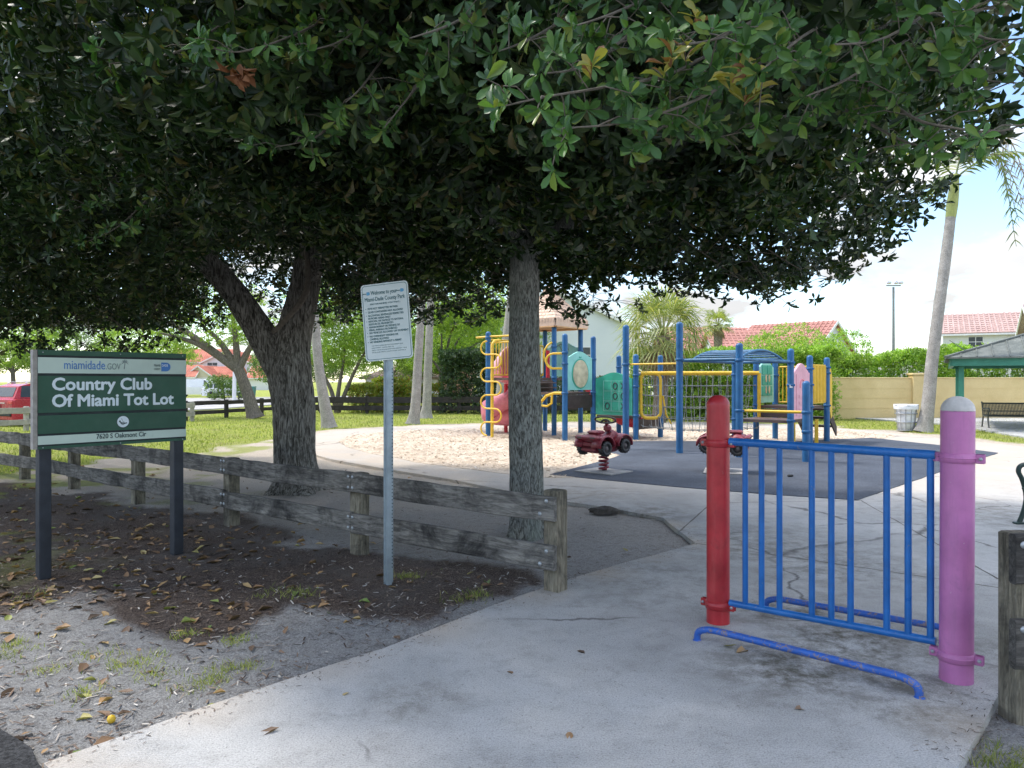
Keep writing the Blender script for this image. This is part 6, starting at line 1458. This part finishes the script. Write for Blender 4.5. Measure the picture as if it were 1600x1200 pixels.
c = PT(428, 600, 135); h1c = house('house', 'house corner with stepped orange roofs right of the leaning tree', 0, (c.x, 140, -.1)); gable_block(h1c, (c.x + .5, 140, 0), 8, 8, -.1, 5.0, 6.6, 'stucco_white', 'tile_red', 'X', 0, .5); gable_block(h1c, (c.x, 133, 0), 6, 5, -.1, 2.4, 4.2, 'stucco_white', 'tile_red', 'X', 0, .4)
c = PT(632, 600, 70); h2_ = house('house', 'small brown roofed house between palm trunks', 0, (c.x, 70, -.1)); gable_block(h2_, (c.x, 70, 0), 6.2, 6, -.1, 1.95, 3.2, 'stucco_white', 'tile_brown', 'X', 0, .5, hip=True, wins=((-.9, 1.2, 1.6, .8), (1.4, 1.2, 1.2, .8)))
c = PT(700, 600, 70); h2b = house('house', 'salmon walled house behind the tall dark hedge', 0, (c.x, 74, -.1)); M['salmon'] = stone('salmon', [(.3, (.55, .30, .24)), (.7, (.65, .38, .30))], .4, 20, .2); gable_block(h2b, (c.x - .5, 74, 0), 5, 6, -.1, 4.6, 6, 'salmon', 'tile_brown', 'X', 0, .4, hip=True)
# pale blue gable behind the play roof
Y = 58; c = PT(880, 600, Y); h3 = house('house', 'pale blue gabled house behind the play tower roof', 0, (c.x, Y, -.1)); gable_block(h3, (X_(862, Y), Y + 5, 0), 11.6, 10, -.1, 6.2, 8.9, 'stucco_blue', 'tile_brown', 'Y', 0, .35, wins=((2.2, 3.6, 1.6, 1.2),))
# red tiled roofs over the hedge
Y = 66; c = PT(1215, 600, Y); h4 = house('house', 'long red tiled house with grey gable end over the hedge', 0, (c.x, Y, -.1))
gable_block(h4, (26.1, 69, 0), 7.5, 8.4, -.1, 4.3, 7.0, 'stucco_blue', 'tile_dusty', 'X', -.8, .4)
gable_block(h4, (X_(1175, Y), Y + 2, 0), 6.4, 7.5, -.1, 4.1, 6.2, 'stucco_blue', 'tile_dusty', 'X', -.05, .4, barge=False)
gable_block(h4, (X_(1128, Y + 6), Y + 9, 0), 10, 9, -.1, 4.6, 7.0, 'stucco_white', 'tile_dusty', 'X', .12, .4, barge=False)
MB().box((X_(1186, Y), Y - 2.2, 4.02), (5.5, .25, .2)).build('gutter', M['white_trim'], h4)
Y = 72; c = PT(1530, 600, Y); h5 = house('house', 'white two storey house with pink tiled roof above the shelter', 0, (c.x, Y, -.1))
gable_block(h5, (47.4, 71.5, 0), 10.4, 9, -.1, 6.2, 8.2, 'stucco_white', 'tile_pink', 'X', -.5, .4, wins=((-2.6, 5.2, 1.1, .9), (2.6, 5.2, 1.1, .9)))
MB().box((48.6, 65.6, 5.6), (.75, .2, 1.2), -.5).build('red_shutter', M['tile_red'], h5)
c = PT(1625, 600, 60); h6 = house('house', 'house with white eave cut by the right edge', 0, (c.x, 62, -.1)); gable_block(h6, (46.9, 59.6, 0), 8, 8, -.1, 6.1, 8, 'stucco_white', 'tile_brown', 'X', -.5, .9)

# ---- vehicles
def car(name, label, cat, loc, rz, L, W, Hh, mat, hood=.26, suv=True, plate=True, group='vehicles parked beyond the fence'):
    t = thing(name, label, cat, (0, 0, 0), group); hw = W / 2
    if suv: low = [(-.5, .30), (-.5, .62), (-.485, .66), (.20, .63), (.44, .56), (.495, .50), (.5, .28)]; cab = [(-.478, .66), (-.425, .93), (-.34, .99), (0, 1.0), (.08, .96), (.225, .64)]
    else: low = [(-.5, .28), (-.5, .60), (.28, .60), (.46, .52), (.5, .46), (.5, .25)]; cab = [(-.498, .60), (-.49, .97), (-.45, 1.0), (.14, 1.0), (.19, .96), (.33, .6)]
    zb = .17
    def sect(poly, wl, wu, zsplit):
        out = []
        for x, z in poly: out.append((x * L, z * Hh))
        return out
    n = len(low); lp_ = [(x * L, z * Hh) for x, z in low] + [(.5 * L, zb * Hh), (-.5 * L, zb * Hh)]
    mb = MB(); m = len(lp_); cols = [(-hw, .92), (-hw * .97, 1.0), (-hw * .6, 1.02), (0, 1.03), (hw * .6, 1.02), (hw * .97, 1.0), (hw, .92)]
    cols = [(-hw * .9, 1.0, .99), (-hw, .95, 1), (-hw, .9, 1)]
    ring = lambda y, k, zs: [(x * k, y, z * zs if z > .4 * Hh else z) for x, z in lp_]
    rs_ = [ring(-hw, .975, .965), ring(-hw * .93, .995, .99), ring(-hw * .6, 1.0, 1.0), ring(hw * .6, 1.0, 1.0), ring(hw * .93, .995, .99), ring(hw, .975, .965)]
    vs = sum(rs_, []); fs = [(i * m + j, i * m + (j + 1) % m, (i + 1) * m + (j + 1) % m, (i + 1) * m + j) for i in range(5) for j in range(m)]
    mb.add(vs, fs, 0, False); mb.add(rs_[0], [tuple(range(m))]); mb.add(rs_[-1], [tuple(range(m - 1, -1, -1))]); body = mb.build('body', M[mat], t)
    cp = [(x * L, z * Hh) for x, z in cab]; m = len(cp); mb = MB(); yv = lambda z, f: f * (hw * (.93 - .22 * max(0, (z / Hh - .62) / .38)))
    a = [(x, yv(z, -1), z) for x, z in cp]; b_ = [(x, yv(z, 1), z) for x, z in cp]
    mb.add(a + b_, [tuple(range(m)), tuple(range(2 * m - 1, m - 1, -1))] + [(i, (i + 1) % m, m + (i + 1) % m, m + i) for i in range(m)]); cb = mb.build('cabin', M[mat], t)
    # glass: side windows and screens, set just proud of the cabin
    def lerp2(p, q, f): return (p[0] + (q[0] - p[0]) * f, p[1] + (q[1] - p[1]) * f)
    zlo, zhi = .68 * Hh, .94 * Hh
    for s in (-1, 1):
        xs = [(-.43, -.405, -.28, -.28), (-.265, -.265, -.06, -.06), (-.045, -.045, .065, .19)] if suv else [(.16, .16, .19, .27)]
        for x0, x1, x2, x3 in xs:
            q = [(x0 * L, zlo), (x3 * L, zlo), (x2 * L, zhi), (x1 * L, zhi)]; mb = MB(); P = [(x, s * (abs(yv(z, 1)) + .006), z) for x, z in q]; P2 = [(x, y - s * .02, z) for x, y, z in P]
            mb.add(P + P2, [(0, 1, 2, 3), (7, 6, 5, 4), (0, 4, 5, 1), (1, 5, 6, 2), (2, 6, 7, 3), (3, 7, 4, 0)]); mb.build('window', M['glass'], cb)
    for (p, q), nm in (((cp[0], cp[1]), 'rear_window'), ((cp[-1], cp[-2]), 'windscreen')):
        lo, hi = lerp2(p, q, .12), lerp2(p, q, .9); sx = -.012 if nm == 'rear_window' else .012; mb = MB(); P = []
        for pt, f in ((lo, .86), (hi, .84)):
            for s in (-1, 1): P.append((pt[0] + sx, yv(pt[1], s) * f, pt[1] + .006))
        mb.add(P + [(x - sx * 1.5, y, z - .012) for x, y, z in P], [(0, 1, 3, 2), (6, 7, 5, 4), (0, 2, 6, 4), (1, 5, 7, 3), (0, 4, 5, 1), (2, 3, 7, 6)]); mb.build(nm, M['glass'], cb)
    for x in (-.31, .32):
        for s in (-1, 1):
            r = .215 * Hh if suv else .2 * Hh; cc = (x * L, s * (hw - .20), r); R = Matrix.Rotation(-s * PI / 2, 3, 'X'); mb = MB(); mb.lathe(cc, [(r * .6, 0), (r * .95, 0), (r, .03), (r, .19), (r * .93, .215), (r * .62, .215)], 20, R=R); w = mb.build('wheel', M['tyre'], t); MB().lathe(cc, [(r * .62, .17), (r * .58, .205), (.02, .19)], 16, R=R).build('rim', M['chrome'], w)
            MB().lathe((x * L, s * (hw - .01), r), [(r * 1.16, 0), (r * 1.16, .014)], 20, R=R).build('wheel_arch', M['tyre'], body)
    for s in (-1, 1):
        MB().box((-.497 * L, s * hw * .80, .56 * Hh), (.05, hw * .30, .10), bev=.01).build('tail_lamp', M['lamp_red'], body); MB().box((.485 * L, s * hw * .74, .47 * Hh), (.06, hw * .36, .09), bev=.01).build('headlight', M['chrome'], body)
    mb = MB(); mb.box((-.502 * L, 0, .30 * Hh), (.06, W * .9, .16), bev=.02); mb.build('bumper', M['tyre'], body)
    if plate: MB().box((-.507 * L, 0, .47 * Hh), (.02, .34, .16)).build('number_plate', M['white_trim'], body); MB().box((-.505 * L, 0, .55 * Hh), (.03, W * .52, .03)).build('chrome_strip', M['chrome'], body)
    for s in (-1, 1): MB().tube([(-.36 * L, s * hw * .62, Hh * .995), (-.34 * L, s * hw * .62, Hh * 1.025), (.02 * L, s * hw * .62, Hh * 1.025), (.05 * L, s * hw * .62, Hh * .99)], .02, 6).build('roof_rail', M['chrome'], cb)
    t.location = loc; t.rotation_euler = (0, 0, rz); return t
h = math.atan2(.88, .46); c = G(18, 664); car('parked_car', 'red hatchback suv parked behind the pale roadside fence', 'car', (c.x + .75, c.y + 1.7, -.05), h, 4.5, 1.85, 1.56, 'car_red')
c = G(308, 621); car('parked_van', 'white van parked by the far houses beyond the dark fence', 'van', (c.x, c.y, 0), .25, 4.4, 1.9, 1.75, 'car_white', suv=False)
c = G(352, 622); car('parked_car', 'white car half hidden by roadside shrubs', 'car', (c.x + .3, c.y, 0), .15, 4.3, 1.8, 1.4, 'car_white')
c = PT(392, 600, 68); t = thing('wheelie_bin', 'teal wheeled bin behind the leaning tree', 'bin', (c.x, 68, 0)); mb = MB(); mb.add([(c.x + s * .29, 68 + q * .3, 0) for s, q in ((-1, -1), (1, -1), (1, 1), (-1, 1))] + [(c.x + s * .36, 68 + q * .38, 1.0) for s, q in ((-1, -1), (1, -1), (1, 1), (-1, 1))], [(3, 2, 1, 0), (4, 5, 6, 7), (0, 1, 5, 4), (1, 2, 6, 5), (2, 3, 7, 6), (3, 0, 4, 7)]); mb.build('tub', M['bin_teal'], t); MB().box((c.x, 68, 1.05), (.78, .84, .08), bev=.02).build('lid', M['bin_teal'], t)
b = PT(366, 600, 60); t = thing('white_trunk', 'thin white palm trunk by the far road', 'palm tree', (b.x, 60, -.05)); mb = MB(); limb(mb, [(b.x, 60, -.05), (b.x + .02, 60, 2), (b.x + .1, 60, 5.2)], [.17, .14, .12], 12, 6, .05, 4); mb.build('trunk', M['stucco_white'], t); palm_fronds(t, (b.x + .1, 60, 5.2), 10, 2.0, 'frond')
# black mat of leaves and a stone on the path edge
c = G(944, 798); mb = MB(); vs = []
for r_, z_ in ((.15, -.03), (.15, .01), (.12, .035), (.06, .055), (.0, .06)):
    for k in range(14):
        a = 2 * PI * k / 14; w = 1 + .35 * (float(vnoise(np.array([[math.cos(a) * 2 + 5, math.sin(a) * 2, z_ * 30]]))[0]) - .5) * 2; vs.append((c.x + r_ * w * math.cos(a) * 1.15, c.y + r_ * w * math.sin(a) * .7, z_ * (.7 + .6 * (w - .65)) if z_ > 0 else z_))
mb.add(vs, [(i_ * 14 + k, i_ * 14 + (k + 1) % 14, (i_ + 1) * 14 + (k + 1) % 14, (i_ + 1) * 14 + k) for i_ in range(4) for k in range(14)])
M['clod'] = stone('clod', [(.3, (.05, .045, .04)), (.7, (.14, .125, .11))], 14, 70, 1.0); tag(mb.build('clod', M['clod']), 'dark clod of earth at the path edge behind the fence end', 'clod')
c = G(1235, 746); tag(MB().box((c.x, c.y, .03), (.10, .05, .035), .3, bev=.012).build('stone', M['asphalt']), 'little dark block lying on the rubber surface behind the gate', 'stone')
c = G(174, 1117); tag(MB().lathe((c.x, c.y, gz(c.x, c.y) + .0), [(.002, 0), (.016, .006), (.02, .02), (.015, .034), (.003, .04)], 12).build('fallen_fruit', M['play_yellow']), 'small round yellow fruit on the soil near the path corner', 'fruit')

# ------------------------------------------------------------------ camera, sun, sky
cam = bpy.data.cameras.new('camera'); co = bpy.data.objects.new('camera', cam); col.objects.link(co); co.location = (0, 0, EYE); co.rotation_euler = (PI / 2, 0, 0)
cam.sensor_width = 36; cam.lens = 36 * F / 1600; cam.shift_y = (HZ - 600) / 1600; cam.clip_end = 3000; cam.clip_start = .05; sc.camera = co
SUN_EL, SUN_AZ = math.radians(57), math.radians(-72)          # azimuth measured from +Y towards +X
sd_ = Vector((math.cos(SUN_EL) * math.sin(SUN_AZ), math.cos(SUN_EL) * math.cos(SUN_AZ), math.sin(SUN_EL)))
su = bpy.data.lights.new('sun', 'SUN'); so = bpy.data.objects.new('sun', su); col.objects.link(so); so.rotation_euler = sd_.to_track_quat('Z', 'Y').to_euler(); so.location = (0, 0, 40)
su.energy = SUN_STRENGTH; su.angle = math.radians(SUN_ANGLE); su.color = (1, .95, .87)
wd = bpy.data.worlds.new('World'); sc.world = wd; wd.use_nodes = True; nt = wd.node_tree; bg = nt.nodes['Background']
sky = nt.nodes.new('ShaderNodeTexSky'); sky.sky_type = 'NISHITA'; sky.sun_disc = False; sky.sun_elevation = SUN_EL; sky.sun_rotation = SUN_AZ; sky.air_density = 1.0; sky.dust_density = .15; sky.ozone_density = 1.9
tcw = nt.nodes.new('ShaderNodeTexCoord'); mpw = nt.nodes.new('ShaderNodeMapping'); mpw.inputs['Scale'].default_value = (1, 1, 2.6); mpw.inputs['Location'].default_value = (.35, .1, .0); nt.links.new(tcw.outputs['Generated'], mpw.inputs[0])
cn = noise(nt, mpw.outputs[0], 4.3, 9, .58, .2); cfac = ramp(nt, [(.50, 0), (.575, 1)], cn)
sh_ = noise(nt, mpw.outputs[0], 7.5, 6, .55); cl = ramp(nt, [(.3, CLOUD_LO), (.65, CLOUD_HI)], sh_)
cm = nt.nodes.new('ShaderNodeVectorMath'); cm.operation = 'SCALE'; nt.links.new(cl, cm.inputs[0])
# cloud light raised overhead, well past a real overcast, to brighten the shaded foreground
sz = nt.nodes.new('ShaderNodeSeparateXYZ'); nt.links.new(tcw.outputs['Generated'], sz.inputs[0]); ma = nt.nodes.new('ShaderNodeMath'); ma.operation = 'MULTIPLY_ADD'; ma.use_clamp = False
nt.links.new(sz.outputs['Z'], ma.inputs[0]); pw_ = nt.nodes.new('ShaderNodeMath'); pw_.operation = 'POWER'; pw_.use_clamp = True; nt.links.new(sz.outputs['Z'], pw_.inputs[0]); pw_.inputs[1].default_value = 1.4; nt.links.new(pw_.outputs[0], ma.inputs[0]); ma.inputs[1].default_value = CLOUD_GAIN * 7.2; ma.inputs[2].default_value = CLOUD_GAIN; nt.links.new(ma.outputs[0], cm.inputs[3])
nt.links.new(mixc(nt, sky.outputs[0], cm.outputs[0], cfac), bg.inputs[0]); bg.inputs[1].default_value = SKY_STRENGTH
sc.view_settings.view_transform = 'Standard'; sc.view_settings.look = 'None'; sc.view_settings.exposure = EXPOSURE; sc.view_settings.gamma = 1; sc.view_settings.use_curve_mapping = False
sc.render.engine = 'CYCLES'; sc.cycles.max_bounces = 7; sc.cycles.diffuse_bounces = 4; sc.cycles.glossy_bounces = 3; sc.cycles.transmission_bounces = 3; sc.cycles.sample_clamp_indirect = 6; sc.cycles.use_denoising = True
